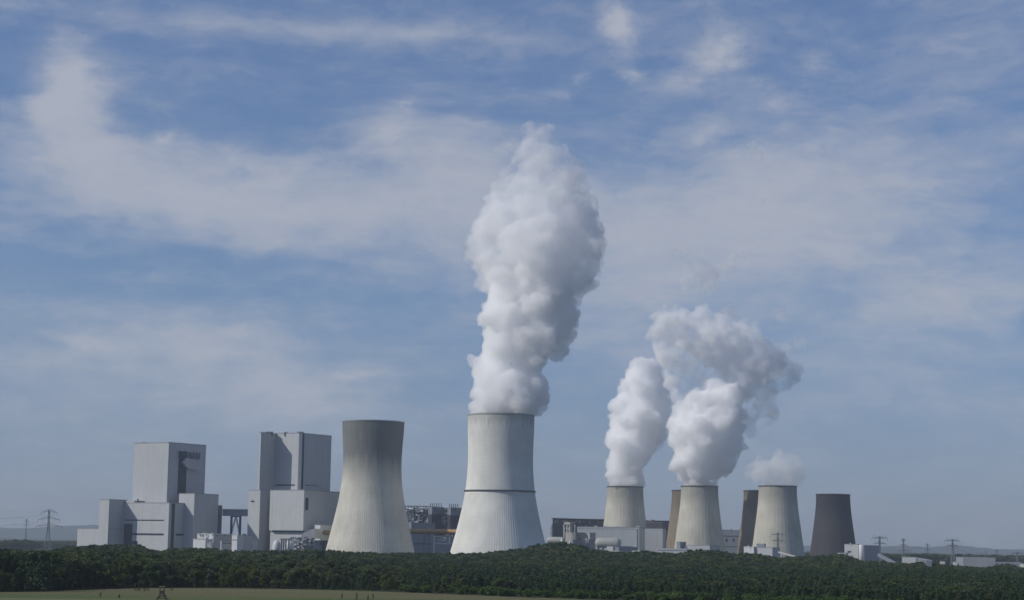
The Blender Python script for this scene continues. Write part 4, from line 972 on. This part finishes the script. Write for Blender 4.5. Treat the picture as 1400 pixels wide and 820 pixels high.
big = [(686, 566, 40), (686, 556, 42), (688, 546, 44), (700, 532, 48), (698, 512, 46), (692, 494, 38), (722, 520, 27), (690, 476, 36), (712, 470, 38), (696, 452, 40), (735, 452, 38), (768, 478, 13), (752, 470, 20), (764, 456, 22), (760, 488, 9), (745, 545, 10), (690, 430, 34), (728, 428, 48), (765, 440, 27), (700, 405, 42), (745, 400, 46)]
big2 = [(775, 405, 26), (740, 395, 48), (695, 395, 38), (690, 375, 42), (735, 370, 58), (785, 370, 36), (682, 345, 40), (725, 340, 58), (775, 340, 48), (808, 350, 20), (672, 325, 30), (800, 325, 27), (700, 305, 46), (755, 300, 52), (790, 295, 28)]
bigtop = [(712, 222, 18), (770, 225, 24), (785, 252, 22), (694, 236, 13), (682, 258, 16), (803, 278, 18), (745, 178, 14), (726, 176, 12), (685, 290, 26), (735, 270, 48), (765, 265, 42), (700, 262, 24), (745, 240, 42), (775, 240, 26), (735, 215, 30), (755, 215, 22), (738, 190, 22), (728, 200, 18), (718, 205, 14), (700, 200, 10), (790, 225, 10), (815, 315, 12), (806, 300, 14)]
steam_mesh('dense_column', big, 1912, r1, M_ST1, 3, 1.7, fine=1, zmin=153)
steam_mesh('billowing_crown', big2, 1912, r1, steam_mat('crown_steam', .052, .4), 4, 1.9, disp=3.6)
steam_mesh('thin_top', bigtop + [(735, 300, 50), (770, 310, 40), (690, 310, 40)], 1912, r1, M_ST2, 5, 2.3, disp=4.5)
r1 = plume('bright white billowing plume from the leftmost squat pale tower', 854, 2733)
c5 = [(840, 647, 13), (872, 628, 17), (838, 602, 13), (893, 592, 19), (846, 577, 15), (903, 577, 15), (848, 556, 14), (902, 552, 15), (854, 666, 22), (854, 658, 22.5), (855, 648, 23.5), (854, 636, 25), (855, 624, 26), (860, 612, 29), (866, 600, 30), (860, 588, 28), (868, 575, 30), (860, 562, 24), (880, 585, 26), (875, 560, 28), (862, 548, 22), (885, 545, 24), (878, 530, 26), (890, 520, 20), (870, 515, 18), (880, 503, 18), (890, 500, 12), (868, 500, 9)]
steam_mesh('dense_column', c5, 2733, r1, M_ST1, 7, 2.0, disp=3.2, fine=1, zmin=109.2)
steam_mesh('thin_veil', [(895, 600, 18), (900, 575, 20), (905, 550, 20), (905, 525, 17), (900, 500, 14)], 2740, r1, M_ST3, 8, 3.0, disp=3.4)
r1 = plume('widest plume from the streaky squat tower, leaning right into grey wisps', 957, 2669)
c6 = [(928, 634, 13), (990, 632, 16), (925, 600, 14), (1008, 610, 12), (922, 578, 13), (1006, 585, 14), (1012, 566, 10), (956.5, 666, 22), (956.5, 658, 22.5), (956, 648, 25), (960, 636, 29), (950, 624, 29), (975, 624, 28), (945, 610, 28), (972, 606, 32), (995, 612, 20), (940, 592, 26), (965, 588, 34), (995, 590, 24), (1005, 600, 14), (950, 572, 28), (980, 568, 30), (935, 560, 14), (960, 552, 24), (990, 548, 28), (1000, 570, 16)]
steam_mesh('dense_column', c6, 2669, r1, M_ST1, 11, 2.0, disp=3.4, fine=1, zmin=109.2)
c6b = [(945, 545, 18), (915, 490, 18), (918, 520, 13), (1020, 530, 20), (1025, 500, 26), (1060, 495, 18), (985, 530, 28), (1000, 512, 30), (1012, 490, 32), (985, 480, 30), (960, 468, 28), (935, 458, 26), (912, 445, 24), (930, 436, 22), (955, 445, 26), (980, 455, 28), (1010, 465, 30), (1035, 480, 28), (1048, 500, 22), (900, 460, 18), (905, 475, 16), (905, 430, 12), (965, 428, 13), (1030, 510, 22), (990, 550, 24), (925, 540, 12), (930, 520, 9)]
steam_mesh('thin_arch', c6b, 2675, r1, steam_mat('arching_steam', .055, .5), 13, 2.4, disp=4, dj=.5)
steam_mesh('drifting_wisps', [(1062, 500, 22), (1078, 512, 20), (1040, 545, 24), (1050, 565, 18), (1070, 480, 16), (1060, 525, 18), (930, 500, 16), (915, 510, 14), (942, 505, 17), (935, 530, 14), (950, 488, 16), (960, 522, 15), (1020, 580, 18), (1000, 425, 14), (1090, 500, 10)], 2690, r1, M_ST3, 17, 2.8, disp=3.4, dj=.6)
steam_mesh('torn_wisps', [(926, 338, 12), (934, 352, 17), (950, 366, 22), (975, 374, 20), (995, 366, 16), (1010, 352, 14), (1026, 342, 11), (1042, 347, 9), (1028, 200, 10), (1034, 214, 13), (1045, 227, 11), (1056, 222, 7), (1040, 275, 8), (1068, 430, 14), (1095, 470, 12), (940, 385, 16), (965, 395, 18)], 2690, r1, steam_mat('torn_steam', .022, .75, scale=.07), 27, 2.4, disp=2.6, dj=.6)
r1 = plume('low faint grey steam drifting off the rightmost pale squat tower', 1063.5, 2610)
c7 = [(1063, 666, 22), (1062, 657, 24), (1078, 648, 22), (1050, 645, 20), (1088, 640, 18), (1070, 632, 20), (1098, 645, 10), (1040, 640, 16), (1025, 645, 12), (1085, 628, 12)]
steam_mesh('low_cloud', c7, 2610, r1, steam_mat('low_grey_steam', .030, .45), 19, 2.6, disp=3.4, zmin=109.2)


# ------------------------------------------------------------------ woods
SKX = [-60, 0, 50, 62, 75, 90, 105, 115, 150, 180, 200, 215, 222, 240, 250, 270, 310, 330, 400, 440, 450, 500, 550, 640, 665, 690, 720, 745, 760, 775, 790, 805, 835, 855, 880, 900, 925, 945, 965, 985, 1000, 1030, 1060, 1090, 1120, 1145, 1165, 1200, 1230, 1250, 1290, 1330, 1350, 1365, 1385, 1400, 1460]
SKY = [752, 750, 750, 752, 752, 752, 748, 746, 744, 743, 742, 745, 750, 752, 749, 748, 748, 751, 751, 750, 750, 753, 754, 755, 754, 751, 747, 742, 740, 740.5, 743, 747, 752, 753, 751, 753, 755, 750, 750, 751, 755, 755, 760, 758, 757, 755.5, 763, 767, 768, 766, 771, 774, 771, 769, 775, 778, 779]
def crown_mesh(name, kind, seed, m):
    rs = np.random.RandomState(seed)
    pts = []; nrm = []
    if kind == 'broad':        # unit height 10, lobes around a stem
        nl = 15; H = 10
        lobes = []
        for i in range(nl):
            z = rs.uniform(2.4, 8.6); w_ = 2.9 * math.sin(math.pi * min(1, (z - .6) / 9.6)) ** .7; a = rs.uniform(0, 6.28); r_ = w_ * rs.uniform(.25, .85)
            lobes.append((r_ * math.cos(a), r_ * math.sin(a), z, rs.uniform(.9, 1.7)))
        lobes.append((0, 0, 8.6, 1.2))
        for x, y, z, r_ in lobes:
            n = int(105 * r_ * r_)
            d = rs.normal(size=(n, 3)); d /= np.linalg.norm(d, axis=1)[:, None]
            q = d * r_ * rs.uniform(.55, 1.08, (n, 1)) * np.array([1, 1, .85]) + (x, y, z); pts.append(q)
        size = .42
    elif kind == 'pine':       # tiers of needled boughs, ragged
        for k in range(15):
            z = 1.4 + 8.3 * (k / 14) ** .9; r_ = 2.15 * (1 - (z - 1) / 9.6) ** .75 + .15
            nb = int(5 + 5 * r_)
            for j in range(nb):
                a = rs.uniform(0, 6.28); l_ = r_ * rs.uniform(.6, 1.15); n = int(6 + 12 * l_)
                t = rs.uniform(.15, 1, n)[:, None]
                q = np.concatenate([t * l_ * math.cos(a), t * l_ * math.sin(a), z - t * l_ * .22], axis=1) + rs.normal(size=(n, 3)) * .2; pts.append(q)
        size = .34
    else:                      # bush, unit height 10 and about as wide
        for i in range(12):
            a = rs.uniform(0, 6.28); r0 = rs.uniform(0, 3.8); z = rs.uniform(1.5, 7.4 - r0 * .6); r_ = rs.uniform(1.5, 2.5); n = int(34 * r_ * r_)
            d = rs.normal(size=(n, 3)); d /= np.linalg.norm(d, axis=1)[:, None]
            pts.append(d * r_ * rs.uniform(.6, 1.05, (n, 1)) + (r0 * math.cos(a), r0 * math.sin(a), z))
        size = .75
    p = np.concatenate(pts); p = p[p[:, 2] > .3]; n = len(p)
    u = rs.normal(size=(n, 3)); u /= np.linalg.norm(u, axis=1)[:, None]; w_ = np.cross(u, rs.normal(size=(n, 3))); w_ /= np.linalg.norm(w_, axis=1)[:, None]
    s = size * rs.uniform(.6, 1.3, (n, 1))
    q = np.stack([p - u * s * .5 - w_ * s * .35, p + u * s * .5 - w_ * s * .35, p + u * s * .35 + w_ * s * .5, p - u * s * .4 + w_ * s * .4], 1).reshape(-1, 3)
    me = bpy.data.meshes.new(name); me.vertices.add(len(q)); me.vertices.foreach_set('co', q.ravel()); me.loops.add(len(q)); me.loops.foreach_set('vertex_index', np.arange(len(q), dtype=np.int32))
    me.polygons.add(n); me.polygons.foreach_set('loop_start', np.arange(0, 4 * n, 4, dtype=np.int32)); me.update(); me.validate(); me.materials.append(m); return me
def trunk_mesh(name, kind, seed):
    r_ = random.Random(seed); mb = MB()
    if kind == 'pine': mb.bar((0, 0, -.2), (0, 0, 9.2), .36, 7, .06)
    else:
        mb.bar((0, 0, -.2), (.1, 0, 3.6), .42, 7, .3); mb.bar((.1, 0, 3.6), (.2, .1, 8.2), .3, 6, .06)
        for i in range(6): a = i * 1.1 + r_.random(); z = 2.2 + i * .8; mb.bar((.08, 0, z), (2.0 * math.cos(a), 2.0 * math.sin(a), z + 1.7), .15, 5, .04)
    me = bpy.data.meshes.new(name); me.from_pydata(mb.v, [], mb.f); me.materials.append(M_BARK); return me
KINDS = [('broad', M_LEAF, 4), ('pine', M_PINE, 3), ('bush', M_BUSH, 3)]
CM = {}; TM = {}
for kd, m_, cnt in KINDS:
    CM[kd] = [crown_mesh('crown', kd, 40 + i + len(kd) * 7, m_) for i in range(cnt)]
    TM[kd] = [trunk_mesh('trunk', kd, i) for i in range(cnt)]
rng = np.random.RandomState(77)
# candidate trees: x (px), depth, height, kind
def skyz(u, D):   # z of the wood's skyline at bearing u for distance D
    px = 700 + u * FPX * math.cos(PITCH) * .99; y = np.interp(px, SKX, SKY); return CAM_H + (hor(px) - y) * D / FPX, px
trees = []
def nrand(x, y, s, sd): return mnoise.noise(Vector((x / s, y / s, sd)))
D_ = 0
Y = 500.0
while Y < 1640:
    sp = 5.0 + 2.4 * min(1, max(0, (Y - 520) / 900))
    X = -.31 * Y
    while X < .31 * Y:
        x = X + rng.uniform(-.45, .45) * sp; y = Y + rng.uniform(-.45, .45) * sp; X += sp
        u = x / y; e = edge_depth(u) + 2 + 3 * nrand(x, y, 14, 5) + 2
        if y < e: continue
        zs_, px = skyz(u, 1400)
        f = (y - e)
        # front height by bearing
        hf = float(np.interp(px, [0, 60, 100, 180, 300, 400, 500, 600, 660, 1400], [13.0, 13.0, 11.5, 9.6, 9.0, 7.6, 6.2, 4.6, 3.1, 3.0]))
        hb = max(5.0, float(zs_))
        tt = min(1, f / 800)
        kind = 'broad'; r0 = rng.rand()
        n1 = nrand(x, y, 60, 1); n2 = nrand(x, y, 22, 8)
        if px > 560:
            if f < 38 - (12 if px > 1150 else 0) and rng.rand() < .93:
                if px < 640 and rng.rand() < .5: kind = 'broad'; h = hf * rng.uniform(.7, 1.0)
                else:
                    kind = 'bush'; h = (2.9 + 1.0 * n2) * rng.uniform(.75, 1.15)
                    if rng.rand() < .06: continue
            elif y < 1000: kind = 'pine'; h = float(np.interp(y, [560, 1000], [4.4, 6.6])) * rng.uniform(.75, 1.15) + 1.5 * n1; kind = 'broad' if rng.rand() < .12 + .5 * max(0, n1) else kind
            else:
                h = (6.6 + (hb - 6.6) * min(1, (y - 1000) / 350)) ; h *= rng.uniform(.72, 1.0) if y < 1300 else rng.uniform(.8, 1.01)
                kind = 'broad' if rng.rand() < (.75 if n1 > -.15 else .35) else 'pine'
        else:
            h = hf + (hb - hf) * tt; h *= rng.uniform(.55, 1.06) * (1 + .3 * n2) if f > 12 else rng.uniform(.4, 1.0)
            kind = 'pine' if n1 < -.18 and rng.rand() < .8 else 'broad'
            if f < 12 and rng.rand() < .35: h *= .5
            # keep the far line readable over the near wood
            lim = CAM_H + (hor(px) - np.interp(px, SKX, SKY)) * y / FPX
            h = min(h, lim)
        if y > 1330:
            lim = CAM_H + (hor(px) - np.interp(px, SKX, SKY)) * y / FPX; h = min(max(h, lim * .7), lim * rng.uniform(.78, 1.05))
            if px < 640 and rng.rand() < .6: kind = 'pine'
        if h < 1.2: continue
        if y < 1330 and px > 60:
            lim = CAM_H + (hor(px) + 1.5 - np.interp(px, SKX, SKY)) * y / FPX; h = min(h, lim)
        if h < 1.2: continue
        trees.append((x, y, h, kind, px))
    Y += sp * .95
# the ones that show largest: nearest rows of each kind become things of their own
def shown(t): return t[2] / t[1]
bushes = [t for t in trees if t[3] == 'bush']; woods = [t for t in trees if t[3] != 'bush']
infr = lambda t: -15 < t[4] < 1415
def front(t): return t[1] - edge_depth(t[0] / t[1])
wf = sorted([t for t in woods if infr(t)], key=lambda t: front(t) * .02 - t[2] * 60 / t[1])[:290]
bf = sorted([t for t in bushes if infr(t) and t[4] < 880], key=lambda t: front(t))[:190]
ws = set(id(t) for t in wf) | set(id(t) for t in bf)
def place(t, name, root_kw):
    x, y, h, kd, px = t; i = rng.randint(len(CM[kd])); s = h / 10
    rt = empty(name, (x, y, 0), 0, **root_kw); rt.rotation_euler = (0, 0, 0)
    wsc = s * rng.uniform(.9, 1.55) * (1.0 if kd != 'bush' else 1.15)
    a = rng.uniform(0, 6.28)
    for nm, me in (('trunk', TM[kd][i]), ('crown', CM[kd][i])):
        if kd == 'bush' and nm == 'trunk': continue
        o = bpy.data.objects.new(nm if kd != 'bush' else 'foliage', me); COL.objects.link(o); o.parent = rt; o.scale = (wsc, wsc, s); o.rotation_euler = (0, 0, a)
    return rt
def tlabel(t):
    x, y, h, kd, px = t
    if kd == 'bush': z = 'bright green bush in the leafy strip along the lower right meadow edge'; g = 'bright bushes along the meadow edge'
    elif kd == 'pine': z = 'dark pine in the front rows of the wood' ; g = 'pines in the front rows of the wood'
    elif px < 180: z = 'dark broadleaf tree in the tall shaded wood at the far left'; g = 'tall broadleaf trees at the far left'
    elif px < 420: z = 'broadleaf tree at the meadow edge below the two boiler houses'; g = 'broadleaf trees below the boiler houses'
    else: z = 'low broadleaf tree at the meadow edge below the large ribbed towers'; g = 'low broadleaf trees below the large towers'
    return dict(label=z, cat='bush' if kd == 'bush' else 'tree', group=g)
for t in wf: place(t, 'pine_tree' if t[3] == 'pine' else 'broadleaf_tree', tlabel(t))
for t in bf: place(t, 'bush', tlabel(t))
srcs = {}
for kd in CM:
    srcs[kd] = []
    for me in CM[kd]:
        srcs[kd].append(next(o for o in bpy.data.objects if o.type == 'MESH' and o.data is me))
rest = [t for t in trees if id(t) not in ws]
print('TREES', len(trees), len(wf), len(bf), 'rest', len(rest))
def scatter(name, lst, label, cat):
    """one stuff object: a point per tree, its crown instanced on it"""
    me = bpy.data.meshes.new(name); me.from_pydata([(t[0], t[1], 0) for t in lst], [], [])
    vals = []; idx = []; order = [(kd, i) for kd in CM for i in range(len(CM[kd]))]
    for t in lst:
        idx.append(order.index((t[3], rng.randint(len(CM[t[3]]))))); s = t[2] / 10; w_ = s * rng.uniform(.9, 1.9) * (1.15 if t[3] == 'bush' else 1); vals.append((w_, w_, s))
    a = me.attributes.new('kindex', 'INT', 'POINT'); a.data.foreach_set('value', idx)
    a = me.attributes.new('size', 'FLOAT_VECTOR', 'POINT'); a.data.foreach_set('vector', np.array(vals, dtype=np.float32).ravel())
    a = me.attributes.new('turn', 'FLOAT', 'POINT'); a.data.foreach_set('value', rng.uniform(0, 6.28, len(lst)).astype(np.float32))
    o = bpy.data.objects.new(name, me); COL.objects.link(o); tag(o, label, cat, kind='stuff')
    g = bpy.data.node_groups.new(name, 'GeometryNodeTree'); g.interface.new_socket('Geometry', in_out='INPUT', socket_type='NodeSocketGeometry'); g.interface.new_socket('Geometry', in_out='OUTPUT', socket_type='NodeSocketGeometry')
    gi = g.nodes.new('NodeGroupInput'); go_ = g.nodes.new('NodeGroupOutput'); jn = g.nodes.new('GeometryNodeJoinGeometry')
    def attr(nm, ty):
        n = g.nodes.new('GeometryNodeInputNamedAttribute'); n.data_type = ty; n.inputs['Name'].default_value = nm; return [s for s in n.outputs if s.enabled and s.name == 'Attribute'][0]
    ki = attr('kindex', 'INT'); sz = attr('size', 'FLOAT_VECTOR'); tu = attr('turn', 'FLOAT')
    cx_ = g.nodes.new('ShaderNodeCombineXYZ'); g.links.new(tu, cx_.inputs[2])
    for j, (kd, i) in enumerate(order):
        if j not in idx: continue
        oi = g.nodes.new('GeometryNodeObjectInfo'); oi.inputs['Object'].default_value = srcs[kd][i]; oi.inputs['As Instance'].default_value = True; oi.transform_space = 'ORIGINAL'
        cmp_ = g.nodes.new('FunctionNodeCompare'); cmp_.data_type = 'INT'; cmp_.operation = 'EQUAL'
        ins = [s for s in cmp_.inputs if s.enabled]; g.links.new(ki, ins[0]); ins[1].default_value = j
        ip = g.nodes.new('GeometryNodeInstanceOnPoints'); g.links.new(gi.outputs[0], ip.inputs['Points']); g.links.new(cmp_.outputs[0], ip.inputs['Selection']); g.links.new(oi.outputs['Geometry'], ip.inputs['Instance'])
        g.links.new(cx_.outputs[0], ip.inputs['Rotation']); g.links.new(sz, ip.inputs['Scale']); g.links.new(ip.outputs[0], jn.inputs[0])
    g.links.new(jn.outputs[0], go_.inputs[0]); md = o.modifiers.new('scatter', 'NODES'); md.node_group = g; return o
scatter('forest', [t for t in rest if t[3] != 'bush'], 'deep belt of mixed woodland between the meadow and the power station', 'forest')
scatter('bush_thicket', [t for t in rest if t[3] == 'bush'], 'thick strip of bright green bushes along the lower right edge', 'bushes')
# far woods behind the works, out to the foot of the hills
far_t = []
for i in range(9000):
    y = 2950 + 4200 * rng.rand() ** 1.2; x = rng.uniform(-.32, .32) * y; px = 700 + x / y * FPX
    if 60 < px < 1180 and y < 3400: continue
    far_t.append((x, y, rng.uniform(11, 17) + 3 * nrand(x, y, 300, 2), 'pine' if rng.rand() < .5 else 'broad', px))
for t_i in range(len(far_t)):
    x, y, h, kd, px = far_t[t_i]; far_t[t_i] = (x, y, h, kd, px)
o = scatter('distant_forest', far_t, 'dark line of distant woodland under the hills', 'forest')
for at in (o.data.attributes['size'],):
    arr = np.zeros(len(far_t) * 3, dtype=np.float32); at.data.foreach_get('vector', arr); arr = arr.reshape(-1, 3); arr[:, :2] *= 2.2; at.data.foreach_set('vector', arr.ravel())
# weeds and little shrubs standing in the meadow
def weed(px, py, h, w_, label, seed):
    g = ground_hit(px, py); r_ = random.Random(seed); mb = MB()
    for i in range(150):
        z = r_.random() ** .8 * h; q = w_ * (1 - .6 * z / h) * (.4 + .6 * r_.random()); a = r_.uniform(0, 6.28); p_ = Vector((g.x + q * math.cos(a), g.y + q * math.sin(a), .06 + z))
        d = Vector((r_.uniform(-1, 1), r_.uniform(-1, 1), r_.uniform(0, 1.2))).normalized() * r_.uniform(.08, .2); e = d.orthogonal().normalized() * .06
        mb.add([p_ - e, p_ + d, p_ + e], [(0, 1, 2)])
    for i in range(5): a = r_.uniform(0, 6.28); mb.bar((g.x, g.y, 0), (g.x + w_ * .5 * math.cos(a), g.y + w_ * .5 * math.sin(a), h * r_.uniform(.6, 1)), .05, 3)
    o = mb.build('weed_clump' if h > 1.3 else 'small_shrub', M_LEAF, None); return tag(o, label, 'plant', group='plants standing in the meadow')
for i, (px, py, h, w_, l_) in enumerate([
    (467.5, 818.5, 1.5, .35, 'tall dark weed, left of three standing in meadow below the stained tower'), (487.5, 819.5, 1.9, .45, 'tallest dark weed standing in the meadow below the stained tower'),
    (503, 820, 1.3, .5, 'broad weed clump right of the tallest weed in the meadow'), (510, 819, 1.5, .35, 'thin weed at the right end of the weeds below the stained tower'),
    (185, 807, .9, .7, 'dark small shrub at the left end of the shrub row by the meadow edge'), (190, 807.2, .9, .8, 'small dark shrub second from left in the shrub row'),
    (197.5, 807.5, .9, .7, 'small dark shrub third in the row, nearest the raised hide on its left'), (202.5, 807, .9, .7, 'small round shrub just left of the wooden raised hide'),
    (234.5, 807, 1.1, .8, 'small round dark shrub just right of the wooden raised hide'), (137.5, 815.5, 1.2, .4, 'low weed in the meadow left of the wooden raised hide'),
    (163, 817, .9, .4, 'low weed between the leftmost weed and the wooden raised hide')]):
    weed(px, py, h, w_, l_, i)


HAZE_DENSITY = 6e-5
# ------------------------------------------------------------------ air
m = bpy.data.materials.new('air'); m.use_nodes = True; t = m.node_tree; t.nodes.clear()
o_ = t.nodes.new('ShaderNodeOutputMaterial'); v = t.nodes.new('ShaderNodeVolumePrincipled'); t.links.new(v.outputs[0], o_.inputs['Volume'])
v.inputs['Color'].default_value = (.78, .87, 1, 1); v.inputs['Density'].default_value = HAZE_DENSITY; v.inputs['Anisotropy'].default_value = .1
v.inputs['Density Attribute'].default_value = ''; v.inputs['Temperature Attribute'].default_value = ''
hz = MB().prism([(-9600, -900), (9600, -900), (9600, 16000), (-9600, 16000)], -3, 640).build('haze', m, None); hz['kind'] = 'stuff'
